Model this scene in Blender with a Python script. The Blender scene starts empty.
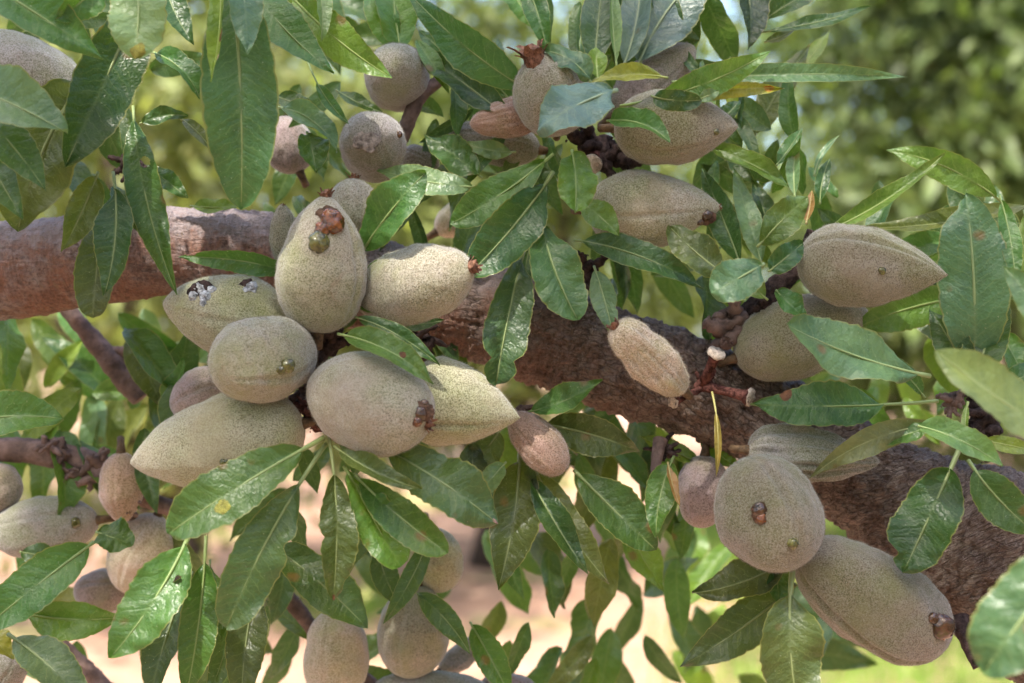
import bpy, bmesh, math, random
import numpy as np
from mathutils import Vector, Matrix, noise

R = math.radians
random.seed(11)
rng = np.random.default_rng(7)
scene = bpy.context.scene
COL = scene.collection

# ------------------------------------------------------------------ camera frame
CAM = Vector((0.0, 0.0, 1.5))
SUN_EL, SUN_ROT = 58.0, 205.0     # high, over the viewer's shoulder
D0 = 0.40                      # distance of the main fruit cluster
FRAME_W = 0.31                 # metres seen across at that distance
S = FRAME_W / 1024 / D0

def P(px, py, d=0.0):
    """photograph position + depth offset in mm behind the main plane -> world point"""
    Y = D0 + d / 1000.0
    return Vector(((px - 512) * S * Y, Y, 1.5 - (py - 341.5) * S * Y))

def mm(px, d=0.0):
    """a length in photo pixels at depth d -> metres"""
    return px * S * (D0 + d / 1000.0)

# ------------------------------------------------------------------ node helpers
class NT:
    def __init__(self, name):
        self.m = bpy.data.materials.new(name)
        self.m.use_nodes = True
        self.t = self.m.node_tree
        self.t.nodes.clear()
        self.out = self.n('ShaderNodeOutputMaterial')
    def n(self, kind, **kw):
        x = self.t.nodes.new(kind)
        for k, v in kw.items():
            setattr(x, k, v)
        return x
    def l(self, a, b):
        self.t.links.new(a, b)
    def put(self, sock, v):
        if hasattr(v, 'is_output'):
            self.l(v, sock)
        elif v is not None:
            sock.default_value = v
    def math(self, op, a, b=None, clamp=False):
        x = self.n('ShaderNodeMath', operation=op, use_clamp=clamp)
        self.put(x.inputs[0], a)
        if b is not None:
            self.put(x.inputs[1], b)
        return x.outputs[0]
    def mix(self, f, a, b, mode='MIX'):
        x = self.n('ShaderNodeMix', data_type='RGBA', blend_type=mode)
        self.put(x.inputs[0], f)
        self.put(x.inputs[6], a if hasattr(a, 'is_output') else (*a, 1))
        self.put(x.inputs[7], b if hasattr(b, 'is_output') else (*b, 1))
        return x.outputs[2]
    def noise(self, vec, scale, detail=4, rough=0.55, dist=0.0, out=0):
        x = self.n('ShaderNodeTexNoise')
        x.inputs['Scale'].default_value = scale
        x.inputs['Detail'].default_value = detail
        x.inputs['Roughness'].default_value = rough
        x.inputs['Distortion'].default_value = dist
        if vec is not None:
            self.l(vec, x.inputs['Vector'])
        return x.outputs[out]
    def ramp(self, f, *stops):
        x = self.n('ShaderNodeValToRGB')
        e = x.color_ramp.elements
        while len(e) < len(stops):
            e.new(0.5)
        for el, (p, c) in zip(e, stops):
            el.position = p
            el.color = (*c, 1) if not isinstance(c, (int, float)) else (c, c, c, 1)
        self.l(f, x.inputs[0])
        return x.outputs[0]
    def step(self, f, a, b):
        x = self.n('ShaderNodeMapRange', clamp=True)
        self.put(x.inputs[0], f)
        x.inputs[1].default_value = a
        x.inputs[2].default_value = b
        return x.outputs[0]
    def bump(self, h, strength, dist, normal=None):
        x = self.n('ShaderNodeBump')
        x.inputs['Strength'].default_value = strength
        x.inputs['Distance'].default_value = dist
        self.l(h, x.inputs['Height'])
        if normal is not None:
            self.l(normal, x.inputs['Normal'])
        return x.outputs[0]
    def bsdf(self, color, rough=0.5, spec=0.5, normal=None, **kw):
        x = self.n('ShaderNodeBsdfPrincipled')
        self.put(x.inputs['Base Color'], color if hasattr(color, 'is_output') else (*color, 1))
        self.put(x.inputs['Roughness'], rough)
        self.put(x.inputs['Specular IOR Level'], spec)
        if normal is not None:
            self.l(normal, x.inputs['Normal'])
        for k, v in kw.items():
            self.put(x.inputs[k], v)
        return x.outputs[0]
    def done(self, sh):
        self.l(sh, self.out.inputs['Surface'])
        return self.m

# ------------------------------------------------------------------ materials
def leaf_material(name='leaf_blade', rough=0.35, trans=0.25):
    t = NT(name)
    info = t.n('ShaderNodeObjectInfo')
    base = info.outputs['Color']
    uv = t.n('ShaderNodeUVMap', uv_map='unit')
    sep = t.n('ShaderNodeSeparateXYZ'); t.l(uv.outputs[0], sep.inputs[0])
    ua = t.math('ABSOLUTE', t.math('MULTIPLY', t.math('SUBTRACT', sep.outputs[0], 0.5), 2.0))
    uvm = t.n('ShaderNodeUVMap', uv_map='metric')
    sm = t.n('ShaderNodeSeparateXYZ'); t.l(uvm.outputs[0], sm.inputs[0])
    seed = t.math('MULTIPLY', info.outputs['Random'], 40.0)
    cmb = t.n('ShaderNodeCombineXYZ')
    t.l(sm.outputs[0], cmb.inputs[0]); t.l(sm.outputs[1], cmb.inputs[1]); t.l(seed, cmb.inputs[2])
    vec = cmb.outputs[0]                                     # centimetres on the blade
    # side veins: oblique lines leaving the midrib, slightly wandering
    wob = t.noise(vec, 2.2, 2)
    xa = t.math('ABSOLUTE', sm.outputs[0])
    side = t.math('SUBTRACT', t.math('ADD', t.math('MULTIPLY', sm.outputs[1], 2.6), t.math('MULTIPLY', wob, 1.3)),
                  t.math('ADD', t.math('MULTIPLY', xa, 2.1), t.math('MULTIPLY', t.math('GREATER_THAN', sm.outputs[0], 0.0), 0.45)))
    fr = t.math('ABSOLUTE', t.math('SUBTRACT', t.math('FRACT', side), 0.5))
    vein = t.step(fr, 0.085, 0.0)
    vein = t.math('MULTIPLY', vein, t.step(ua, 0.98, 0.45))
    vor = t.n('ShaderNodeTexVoronoi', feature='DISTANCE_TO_EDGE'); vor.inputs['Scale'].default_value = 7.5
    t.l(vec, vor.inputs['Vector'])
    net = t.step(vor.outputs['Distance'], 0.10, 0.0)
    # colour
    n1 = t.noise(vec, 0.9, 4, 0.6)
    c = t.mix(t.step(n1, 0.35, 0.68), t.mix(1.0, base, (0.72, 0.78, 0.8), 'MULTIPLY'), t.mix(1.0, base, (1.32, 1.22, 1.05), 'MULTIPLY'))
    n2 = t.noise(vec, 7.0, 3, 0.6)
    c = t.mix(t.math('MULTIPLY', t.step(n2, 0.45, 0.75), 0.35), c, t.mix(1.0, base, (1.6, 1.45, 1.2), 'MULTIPLY'))
    pale = t.mix(0.55, t.mix(1.0, base, (2.2, 1.9, 1.7), 'MULTIPLY'), (0.20, 0.25, 0.10))
    c = t.mix(t.math('MULTIPLY', vein, 0.42), c, pale)
    c = t.mix(t.math('MULTIPLY', net, 0.13), c, pale)
    c = t.mix(t.math('MULTIPLY', t.step(ua, 0.12, 0.0), 0.45), c, pale)
    rim = t.step(t.math('ADD', ua, t.math('MULTIPLY', n2, 0.03)), 0.955, 0.985)
    c = t.mix(t.math('MULTIPLY', rim, 0.7), c, (0.24, 0.24, 0.075))
    # dust specks and small brown flecks
    sp = t.noise(vec, 16.0, 1, 0.5)
    c = t.mix(t.math('MULTIPLY', t.step(sp, 0.72, 0.78), 0.55), c, (0.35, 0.38, 0.26))
    du = t.noise(vec, 2.6, 5, 0.7)
    c = t.mix(t.math('MULTIPLY', t.step(du, 0.52, 0.8), 0.14), c, (0.26, 0.30, 0.22))
    bl = t.n('ShaderNodeTexVoronoi', feature='F1'); bl.inputs['Scale'].default_value = 0.55
    t.l(vec, bl.inputs['Vector'])
    c = t.mix(t.math('MULTIPLY', t.step(t.math('ADD', bl.outputs['Distance'], t.math('MULTIPLY', n2, 0.08)), 0.16, 0.10), 0.75), c, (0.17, 0.085, 0.035))
    # relief: puckered between the veins
    h = t.math('ADD', t.math('MULTIPLY', t.math('MULTIPLY', fr, fr), 1.6), t.math('MULTIPLY', t.step(vor.outputs['Distance'], 0.0, 0.35), 0.25))
    h = t.math('ADD', h, t.math('MULTIPLY', n1, 1.1))
    h = t.math('ADD', h, t.math('MULTIPLY', t.noise(vec, 3.0, 2), 0.8))
    nrm = t.bump(h, 0.42, 0.0007)
    ro = t.math('ADD', t.math('MULTIPLY', du, 0.30), rough - 0.12)
    front = t.bsdf(c, ro, 0.5, nrm)
    tr = t.n('ShaderNodeBsdfTranslucent')
    t.l(t.mix(1.0, t.mix(0.35, c, (0.20, 0.30, 0.04)), (1.7, 1.8, 0.9), 'MULTIPLY'), tr.inputs['Color'])
    t.l(nrm, tr.inputs['Normal'])
    mx = t.n('ShaderNodeMixShader'); mx.inputs[0].default_value = trans
    t.l(front, mx.inputs[1]); t.l(tr.outputs[0], mx.inputs[2])
    return t.done(mx.outputs[0])

def midrib_material():
    t = NT('leaf_midrib')
    info = t.n('ShaderNodeObjectInfo')
    c = t.mix(0.62, t.mix(1.0, info.outputs['Color'], (1.8, 1.7, 1.6), 'MULTIPLY'), (0.33, 0.37, 0.15))
    return t.done(t.bsdf(c, 0.45, 0.4))

def hull_material():
    t = NT('velvet_hull')
    info = t.n('ShaderNodeObjectInfo')
    base = info.outputs['Color']
    geo = t.n('ShaderNodeTexCoord')
    v = t.n('ShaderNodeVectorMath', operation='ADD')
    t.l(geo.outputs['Object'], v.inputs[0])
    cm = t.n('ShaderNodeCombineXYZ'); t.l(t.math('MULTIPLY', info.outputs['Random'], 3.0), cm.inputs[0]); t.l(cm.outputs[0], v.inputs[1])
    vec = v.outputs[0]
    big = t.noise(vec, 70, 3, 0.55)
    mid = t.noise(vec, 380, 4, 0.65)
    fine = t.noise(vec, 2300, 3, 0.75)
    c = t.mix(t.step(big, 0.36, 0.66), t.mix(1.0, base, (0.80, 0.88, 0.58), 'MULTIPLY'), t.mix(1.0, base, (1.18, 1.11, 1.22), 'MULTIPLY'))
    c = t.mix(t.math('MULTIPLY', t.step(mid, 0.48, 0.70), 0.45), c, t.mix(1.0, base, (0.62, 0.58, 0.42), 'MULTIPLY'))
    c = t.mix(t.math('MULTIPLY', t.step(fine, 0.46, 0.60), 0.55), c, t.mix(1.0, base, (1.6, 1.62, 1.75), 'MULTIPLY'))
    c = t.mix(t.math('MULTIPLY', t.step(fine, 0.49, 0.36), 0.75), c, t.mix(1.0, base, (0.30, 0.29, 0.19), 'MULTIPLY'))
    pat = t.noise(vec, 38, 3, 0.6, 0.4)
    c = t.mix(t.math('MULTIPLY', t.step(pat, 0.54, 0.66), 0.5), c, t.mix(1.0, base, (0.86, 0.98, 0.50), 'MULTIPLY'))
    c = t.mix(t.math('MULTIPLY', t.step(pat, 0.44, 0.32), 0.5), c, t.mix(1.0, base, (1.15, 1.02, 1.02), 'MULTIPLY'))
    # scuffs, scabs and small rusty marks of their own shape
    sc = t.noise(vec, 150, 6, 0.75, 0.6)
    c = t.mix(t.math('MULTIPLY', t.step(sc, 0.655, 0.72), 0.75), c, (0.105, 0.062, 0.036))
    sc2 = t.noise(vec, 95, 5, 0.7, 0.8)
    c = t.mix(t.math('MULTIPLY', t.step(sc2, 0.62, 0.72), 0.35), c, (0.26, 0.15, 0.10))
    h = t.math('ADD', t.math('MULTIPLY', fine, 0.8), t.math('MULTIPLY', mid, 1.2))
    h = t.math('ADD', h, t.math('MULTIPLY', big, 3.0))
    nrm = t.bump(h, 0.9, 0.00035)
    return t.done(t.bsdf(c, 0.9, 0.12, nrm, **{'Sheen Weight': 0.6, 'Sheen Roughness': 0.45, 'Sheen Tint': (0.95, 0.95, 1.0, 1)}))

def hair_material():
    t = NT('pale_fuzz')
    info = t.n('ShaderNodeObjectInfo')
    geo = t.n('ShaderNodeTexCoord')
    n = t.noise(geo.outputs['Object'], 900, 2)
    c = t.mix(t.step(n, 0.35, 0.65), t.mix(1.0, info.outputs['Color'], (0.9, 0.85, 0.7), 'MULTIPLY'), t.mix(0.5, info.outputs['Color'], (0.66, 0.64, 0.62)))
    return t.done(t.bsdf(c, 0.7, 0.2))

def bark_material(name, red=1.0):
    t = NT(name)
    uv = t.n('ShaderNodeUVMap', uv_map='metric')          # centimetres: along, around
    sep = t.n('ShaderNodeSeparateXYZ'); t.l(uv.outputs[0], sep.inputs[0])
    def stretch(a, b):
        c = t.n('ShaderNodeCombineXYZ')
        t.l(t.math('MULTIPLY', sep.outputs[0], a), c.inputs[0]); t.l(t.math('MULTIPLY', sep.outputs[1], b), c.inputs[1])
        return c.outputs[0]
    geo = t.n('ShaderNodeTexCoord')
    o = geo.outputs['Object']
    big = t.noise(o, 55, 5, 0.6)
    mid = t.noise(o, 210, 5, 0.65, 0.3)
    ring = t.noise(stretch(6.0, 1.1), 1.0, 5, 0.68, 0.5)    # streaks that run round the limb
    ring2 = t.noise(stretch(15.0, 2.5), 1.0, 4, 0.7)
    along = t.noise(stretch(1.0, 9.0), 1.0, 5, 0.7, 0.4)    # cracks along it
    fine = t.noise(o, 900, 4, 0.7)
    red_c = (0.37 * red, 0.185, 0.125); dk = (0.085, 0.052, 0.042); gr = (0.42, 0.35, 0.34); tan = (0.44, 0.29, 0.20)
    # old grey bark towards the thick end, younger red bark towards the thin end
    old = t.step(t.math('ADD', sep.outputs[0], t.math('MULTIPLY', t.math('SUBTRACT', big, 0.5), 14.0)), 18.0, 27.0)
    c = t.mix(t.step(ring, 0.38, 0.62), red_c, (0.24, 0.12, 0.085))
    c = t.mix(t.math('MULTIPLY', t.step(ring2, 0.55, 0.7), 0.6), c, tan)
    c = t.mix(t.step(big, 0.46, 0.62), c, t.mix(t.step(mid, 0.4, 0.6), gr, (0.22, 0.15, 0.135)))
    oldc = t.mix(t.step(mid, 0.4, 0.63), (0.17, 0.105, 0.078), (0.35, 0.27, 0.225))
    oldc = t.mix(t.math('MULTIPLY', t.step(along, 0.55, 0.68), 0.7), oldc, dk)
    oldc = t.mix(t.math('MULTIPLY', t.step(ring2, 0.52, 0.7), 0.55), oldc, (0.36, 0.29, 0.23))
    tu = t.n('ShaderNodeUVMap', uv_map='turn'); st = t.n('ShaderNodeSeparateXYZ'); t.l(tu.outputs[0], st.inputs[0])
    top_grey = t.step(t.math('ADD', t.math('ABSOLUTE', t.math('SUBTRACT', st.outputs[0], 0.25)), t.math('MULTIPLY', t.math('SUBTRACT', t.noise(o, 90, 5, 0.7), 0.5), 0.45)), 0.23, 0.15)  # greyer upper side: bark's own grey, with sky light partly painted in
    c = t.mix(t.math('MULTIPLY', top_grey, 0.8), c, t.mix(t.step(fine, 0.4, 0.6), t.mix(t.step(ring2, 0.4, 0.6), gr, (0.30, 0.22, 0.22)), (0.50, 0.44, 0.45)))
    c = t.mix(old, c, oldc)
    c = t.mix(t.math('MULTIPLY', t.step(along, 0.60, 0.70), 0.6), c, dk)
    c = t.mix(t.math('MULTIPLY', t.step(fine, 0.50, 0.64), 0.6), c, dk)
    c = t.mix(t.math('MULTIPLY', t.step(fine, 0.45, 0.30), 0.5), c, (0.40, 0.33, 0.30))
    crk = t.n('ShaderNodeTexVoronoi', feature='DISTANCE_TO_EDGE'); crk.inputs['Scale'].default_value = 1.0
    wv = t.n('ShaderNodeVectorMath', operation='ADD'); t.l(stretch(2.6, 5.5), wv.inputs[0])
    wn = t.n('ShaderNodeTexNoise'); wn.inputs['Scale'].default_value = 260; wn.inputs['Detail'].default_value = 4; t.l(o, wn.inputs['Vector'])
    t.l(wn.outputs['Color'], wv.inputs[1]); t.l(wv.outputs[0], crk.inputs['Vector'])
    plate = t.step(crk.outputs['Distance'], 0.0, 0.10)
    rough_zone = t.step(t.math('ADD', old, t.step(big, 0.5, 0.65)), 0.15, 0.9)
    c = t.mix(t.math('MULTIPLY', t.math('MULTIPLY', t.math('SUBTRACT', 1.0, plate), rough_zone), 0.55), c, (0.06, 0.038, 0.03))
    lent = t.noise(stretch(2.5, 1.0), 2.6, 2, 0.4)
    c = t.mix(t.math('MULTIPLY', t.step(lent, 0.68, 0.72), 0.7), c, (0.30, 0.20, 0.13))
    h = t.math('ADD', t.math('MULTIPLY', ring, 1.0), t.math('MULTIPLY', along, -1.5))
    h = t.math('ADD', h, t.math('ADD', t.math('MULTIPLY', mid, 1.4), t.math('MULTIPLY', fine, 0.5)))
    h = t.math('ADD', h, t.math('MULTIPLY', ring2, 0.8))
    h = t.math('ADD', h, t.math('MULTIPLY', t.math('MULTIPLY', plate, rough_zone), 0.7))
    nrm = t.bump(h, 0.9, 0.0020)
    return t.done(t.bsdf(c, t.step(mid, -0.3, 1.3), 0.35, nrm))

def plain(name, col, rough=0.6, spec=0.4, scale=300, var=0.5, bump=0.0006, **kw):
    t = NT(name)
    geo = t.n('ShaderNodeTexCoord')
    n = t.noise(geo.outputs['Object'], scale, 5, 0.65)
    n2 = t.noise(geo.outputs['Object'], scale * 5, 3, 0.65)
    c = t.mix(t.step(n, 0.35, 0.65), tuple(x * (1 - var) for x in col), tuple(min(1, x * (1 + var)) for x in col))
    c = t.mix(t.math('MULTIPLY', t.step(n2, 0.5, 0.7), 0.4), c, tuple(x * 0.4 for x in col))
    nrm = t.bump(t.math('ADD', n, t.math('MULTIPLY', n2, 0.4)), 0.8, bump)
    return t.done(t.bsdf(c, rough, spec, nrm, **kw))

def gum_material(name, col):
    t = NT(name)
    geo = t.n('ShaderNodeTexCoord')
    n = t.noise(geo.outputs['Object'], 420, 3)
    c = t.mix(t.step(n, 0.4, 0.62), col, tuple(x * 0.25 for x in col))
    return t.done(t.bsdf(c, 0.08, 0.6, None, **{'Transmission Weight': 0.35, 'IOR': 1.45, 'Coat Weight': 0.6, 'Coat Roughness': 0.04}))

M = {}
M['leaf'] = leaf_material()
M['midrib'] = midrib_material()
M['hull'] = hull_material()
M['fuzz'] = hair_material()
M['bark'] = bark_material('branch_bark')
M['twig'] = plain('twig_bark', (0.16, 0.105, 0.09), 0.75, 0.3, 160, 0.5, 0.0008)
M['dark'] = plain('dark_spur', (0.055, 0.036, 0.034), 0.85, 0.2, 500, 0.7, 0.0014)
M['redspur'] = plain('red_spur', (0.13, 0.055, 0.045), 0.95, 0.08, 500, 0.8, 0.0014)
for nm_, c_ in (('rust', (.15, .065, .03)), ('yellowed', (.25, .24, .045)), ('pinkdry', (.33, .20, .16)), ('orange', (.34, .17, .03))):
    M[nm_] = plain(nm_ + '_leaf_patch', c_, .6, .3, 500, .45, .0005)
M['palescab'] = plain('pale_scab', (0.30, 0.25, 0.22), 0.8, 0.2, 500, 0.6, 0.001)
M['trunk'] = plain('orchard_trunk', (0.07, 0.052, 0.042), 0.85, 0.2, 9, 0.5, 0.02)
M['scab'] = plain('brown_scab', (0.105, 0.058, 0.036), 0.75, 0.3, 700, 0.7, 0.0008)
M['papery'] = plain('papery_scar', (0.48, 0.40, 0.33), 0.8, 0.2, 900, 0.4, 0.0004)
M['dry'] = plain('dried_flower', (0.20, 0.10, 0.065), 0.8, 0.2, 800, 0.6, 0.0006)
M['amber'] = gum_material('amber_gum', (0.33, 0.10, 0.02))
M['olivegum'] = gum_material('olive_gum', (0.20, 0.19, 0.045))
M['browngum'] = gum_material('brown_gum', (0.13, 0.055, 0.022))
M['silvergum'] = plain('crusted_gum', (0.40, 0.42, 0.45), 0.3, 0.6, 700, 0.9, 0.001)
M['stalk'] = plain('fruit_stalk', (0.12, 0.075, 0.04), 0.7, 0.3, 600, 0.5, 0.0006)

# ------------------------------------------------------------------ object helpers
def link_mesh(name, me, mat, parent=None, loc=None, color=None):
    o = bpy.data.objects.new(name, me)
    COL.objects.link(o)
    for m in (mat if isinstance(mat, (list, tuple)) else [mat]):
        me.materials.append(m)
    if parent is not None:
        o.parent = parent
    if loc is not None:
        o.location = loc
    if color is not None:
        o.color = (*color[:3], 1)
    return o

def mesh_from(name, verts, faces, smooth=True):
    me = bpy.data.meshes.new(name)
    me.from_pydata([tuple(v) for v in verts], [], faces)
    if smooth:
        me.polygons.foreach_set('use_smooth', [True] * len(me.polygons))
    me.update()
    return me

def tag(o, label=None, cat=None, group=None, kind=None):
    if label: o['label'] = label
    if cat: o['category'] = cat
    if group: o['group'] = group
    if kind: o['kind'] = kind
    return o

def empty(name, loc, label, cat, group=None):
    o = bpy.data.objects.new(name, None)
    o.empty_display_size = 0.01
    COL.objects.link(o)
    o.location = loc
    return tag(o, label, cat, group)

def tube_data(pts, rads, seg=8, cap=True):
    """a swept tube as verts, faces"""
    vs, fs = [], []
    n = len(pts)
    up = None
    for i in range(n):
        tg = (pts[min(i + 1, n - 1)] - pts[max(i - 1, 0)]).normalized()
        if up is None:
            up = tg.orthogonal().normalized()
        else:
            up = (up - tg * up.dot(tg)).normalized()
        sd = tg.cross(up)
        for k in range(seg):
            a = 2 * math.pi * k / seg
            vs.append(pts[i] + (up * math.cos(a) + sd * math.sin(a)) * rads[i])
    for i in range(n - 1):
        for k in range(seg):
            k2 = (k + 1) % seg
            fs.append((i * seg + k, i * seg + k2, (i + 1) * seg + k2, (i + 1) * seg + k))
    if cap:
        fs.append(tuple(range(seg))[::-1])
        fs.append(tuple((n - 1) * seg + k for k in range(seg)))
    return vs, fs

def bez(a, b, c, t):
    return a * (1 - t) ** 2 + b * (2 * t * (1 - t)) + c * t * t

# ------------------------------------------------------------------ leaves
PAL = dict(g=(.052, .130, .028), d=(.025, .070, .021), l=(.105, .175, .034), b=(.10, .18, .105), B=(.17, .225, .24),  # b, B and similar custom blue-greys: sky sheen painted into the leaf colour
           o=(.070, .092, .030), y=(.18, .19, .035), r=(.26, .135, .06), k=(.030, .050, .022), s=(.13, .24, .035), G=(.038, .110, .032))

def leaf_uvs(me, uvu, uvm):
    for nm, src in (('unit', uvu), ('metric', uvm)):
        lay = me.uv_layers.new(name=nm)
        idx = np.empty(len(me.loops), dtype=np.int32)
        me.loops.foreach_get('vertex_index', idx)
        lay.data.foreach_set('uv', np.array(src, dtype=np.float32)[idx].ravel())

def leaf(base, tip, w, d, col, label, bend=None, tilt=None, pet=0.06, arch=None, fold=None, wave=1.0, peak=0.42, blunt=0.0,
         bites=(), holes=(), group='leaves of the almond branch', parts=True, seg=(40, 12), roll_tip=0.0, name='almond_leaf', into=None, spots=()):
    dx, dy = tip[0] - base[0], tip[1] - base[1]
    if isinstance(d, (tuple, list)):
        d1, d2 = d
    else:                                   # a blade that hangs leans its tip outward, so its face looks up a little
        d1, d2 = d + 0.04 * dy, d - 0.085 * dy
    rn = random.Random(hash((base, tip, w)) & 0xffffffff)
    B, T = P(*base, d1), P(*tip, d2)
    L = (T - B).length
    dx, dy = tip[0] - base[0], tip[1] - base[1]
    ln = math.hypot(dx, dy) or 1
    side2 = Vector((dy / ln, 0, dx / ln))               # screen normal (up for a leaf that points right)
    mid = (B + T) / 2
    cam = (CAM - mid).normalized()
    arch = rn.uniform(0.03, 0.13) if arch is None else arch
    bend = rn.uniform(-6, 6) * ln / 100 if bend is None else bend
    w = w * 0.94
    Cc = mid + side2 * (2 * mm(bend, d1)) + cam * (2 * arch * L)
    tilt = (rn.uniform(-8, 38) if tilt is None else tilt + 4) * (1 if dx >= 0 else -1)
    fold = rn.uniform(10, 34) if fold is None else fold
    hw0 = mm(w, (d1 + d2) / 2) / 2 / max(0.35, math.cos(R(tilt)))
    p1, p2 = rn.uniform(0, 6.28), rn.uniform(0, 6.28)
    wv = wave * rn.uniform(0.5, 1.2)
    nt, nu = (110, 36) if holes or spots else seg
    # outline exponents: widest at `peak`
    eb = 0.75
    et = eb * (1 - peak) / peak
    fm = peak ** eb * (1 - peak) ** et
    verts, uvu, uvm, ts = [], [], [], []
    tw = rn.uniform(-14, 14)
    for i in range(nt + 1):
        q = i / nt
        s = pet + (1 - pet) * q
        c = bez(B, Cc, T, s)
        tg = (bez(B, Cc, T, min(1, s + .01)) - bez(B, Cc, T, max(0, s - .01))).normalized()
        N = (cam - tg * cam.dot(tg)).normalized()
        Sd = tg.cross(N)
        if Sd.dot(side2) < 0:
            Sd = -Sd
        a = R(tilt + tw * (q - 0.5) + roll_tip * q * q)
        N, Sd = N * math.cos(a) + Sd * math.sin(a), Sd * math.cos(a) - N * math.sin(a)
        f = (max(q, 1e-4) ** eb) * (max(1 - q, 0) ** et) / fm
        if blunt:
            f2 = max(0.0, 1 - abs(2 * q ** (math.log(0.5) / math.log(max(peak, .2))) - 1) ** 2.4) ** 0.5
            f = f * (1 - blunt) + f2 * blunt
        f = max(f, 0.012)
        for j in range(nu + 1):
            u = 2 * j / nu - 1
            hw = hw0 * f
            hw *= 1 + 0.02 * math.sin(q * 95 + p1) + 0.018 * math.sin(q * 61 + p2 * 2) + 0.03 * noise.noise(Vector((q * 9, p2, 3.0 * (u > 0))))
            for (bt, bs, br) in bites:
                if bs * u > 0:
                    hw *= 1 - br * math.exp(-((q - bt) / 0.045) ** 2) * (0.9 + 0.2 * noise.noise(Vector((q * 60, bt, 0))))
            au = abs(u)
            z = au * hw * math.sin(R(fold))
            z += hw0 * 0.24 * wv * au ** 1.6 * math.sin(q * (9 + 3 * (u > 0)) + (p1 if u > 0 else p2))
            z += hw0 * 0.035 * au * math.sin(q * 34 + p2 + 2 * u) * (1 + noise.noise(Vector((q * 5, u, p1))))
            z += hw0 * 0.16 * wv * noise.noise(Vector((u * 1.3 + p1, q * 4, p2)))
            verts.append(c + Sd * (u * hw * math.cos(R(fold))) + N * z - B)
            uvu.append((u * .5 + .5, q)); uvm.append((u * hw * 100, q * L * 100))
    faces, mats = [], []
    for i in range(nt):
        for j in range(nu):
            qc, uc = (i + .5) / nt, 2 * (j + .5) / nu - 1
            if any((qc - hq) ** 2 * (L / hw0) ** 2 + (uc - hu) ** 2 < hr * hr for (hq, hu, hr) in holes):
                continue
            a = i * (nu + 1) + j
            faces.append((a, a + 1, a + nu + 2, a + nu + 1))
            mi = 0
            for sn, (hq, hu, hr, sk) in enumerate(spots):
                rr = hr * (1 + .45 * noise.noise(Vector((qc * 14 + p1, uc * 2.2, sn))))
                if (qc - hq) ** 2 * (L / hw0) ** 2 + (uc - hu) ** 2 < rr * rr:
                    mi = 1 + sn
            mats.append(mi)
    if into is not None:
        b = len(into[0])
        into[0].extend(v + B for v in verts); into[1].extend(tuple(b + i for i in f) for f in faces)
        into[2].extend(uvu); into[3].extend(uvm)
        return None
    me = mesh_from('blade', verts, faces)
    leaf_uvs(me, uvu, uvm)
    cc = PAL[col] if isinstance(col, str) else col
    k = rn.uniform(0.72, 1.42)
    yel = max(0.0, k - 1.0)                # young leaves are paler and yellower
    cc = (cc[0] * k * rn.uniform(.92, 1.1) * (1 + .5 * yel), cc[1] * k * 1.06, cc[2] * k * rn.uniform(.85, 1.05) * (1 - .5 * yel))
    pts, rad = [], []
    for i in range(19):
        q = i / 18 * 0.97
        pts.append(bez(B, Cc, T, q) - B)
        rad.append(max(0.00011, (0.00062 if q < pet else 0.00046) * (1 - q) ** 0.75 * min(1.5, max(.6, w / 45))))
    if not parts:
        o = link_mesh(name, me, M['leaf'], None, B, cc)
        tag(o, label, 'leaf', group)
        return o
    root = empty(name, B, label, 'leaf', group)
    link_mesh('blade', me, [M['leaf']] + [M[s[3]] for s in spots], root, None, cc)
    if spots:
        me.polygons.foreach_set('material_index', mats)
    tv, tf = tube_data(pts, rad, 6)
    link_mesh('midrib', mesh_from('midrib', tv, tf), M['midrib'], root, None, cc)
    return root

# ------------------------------------------------------------------ almonds
HULL = dict(x=(.205, .180, .135), f=(.318, .294, .222), w=(.235, .216, .155), v=(.268, .252, .222), n=(.315, .302, .200), t=(.46, .39, .30), p=(.33, .225, .18), h=(.29, .27, .245), m=(.27, .215, .20))

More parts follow.
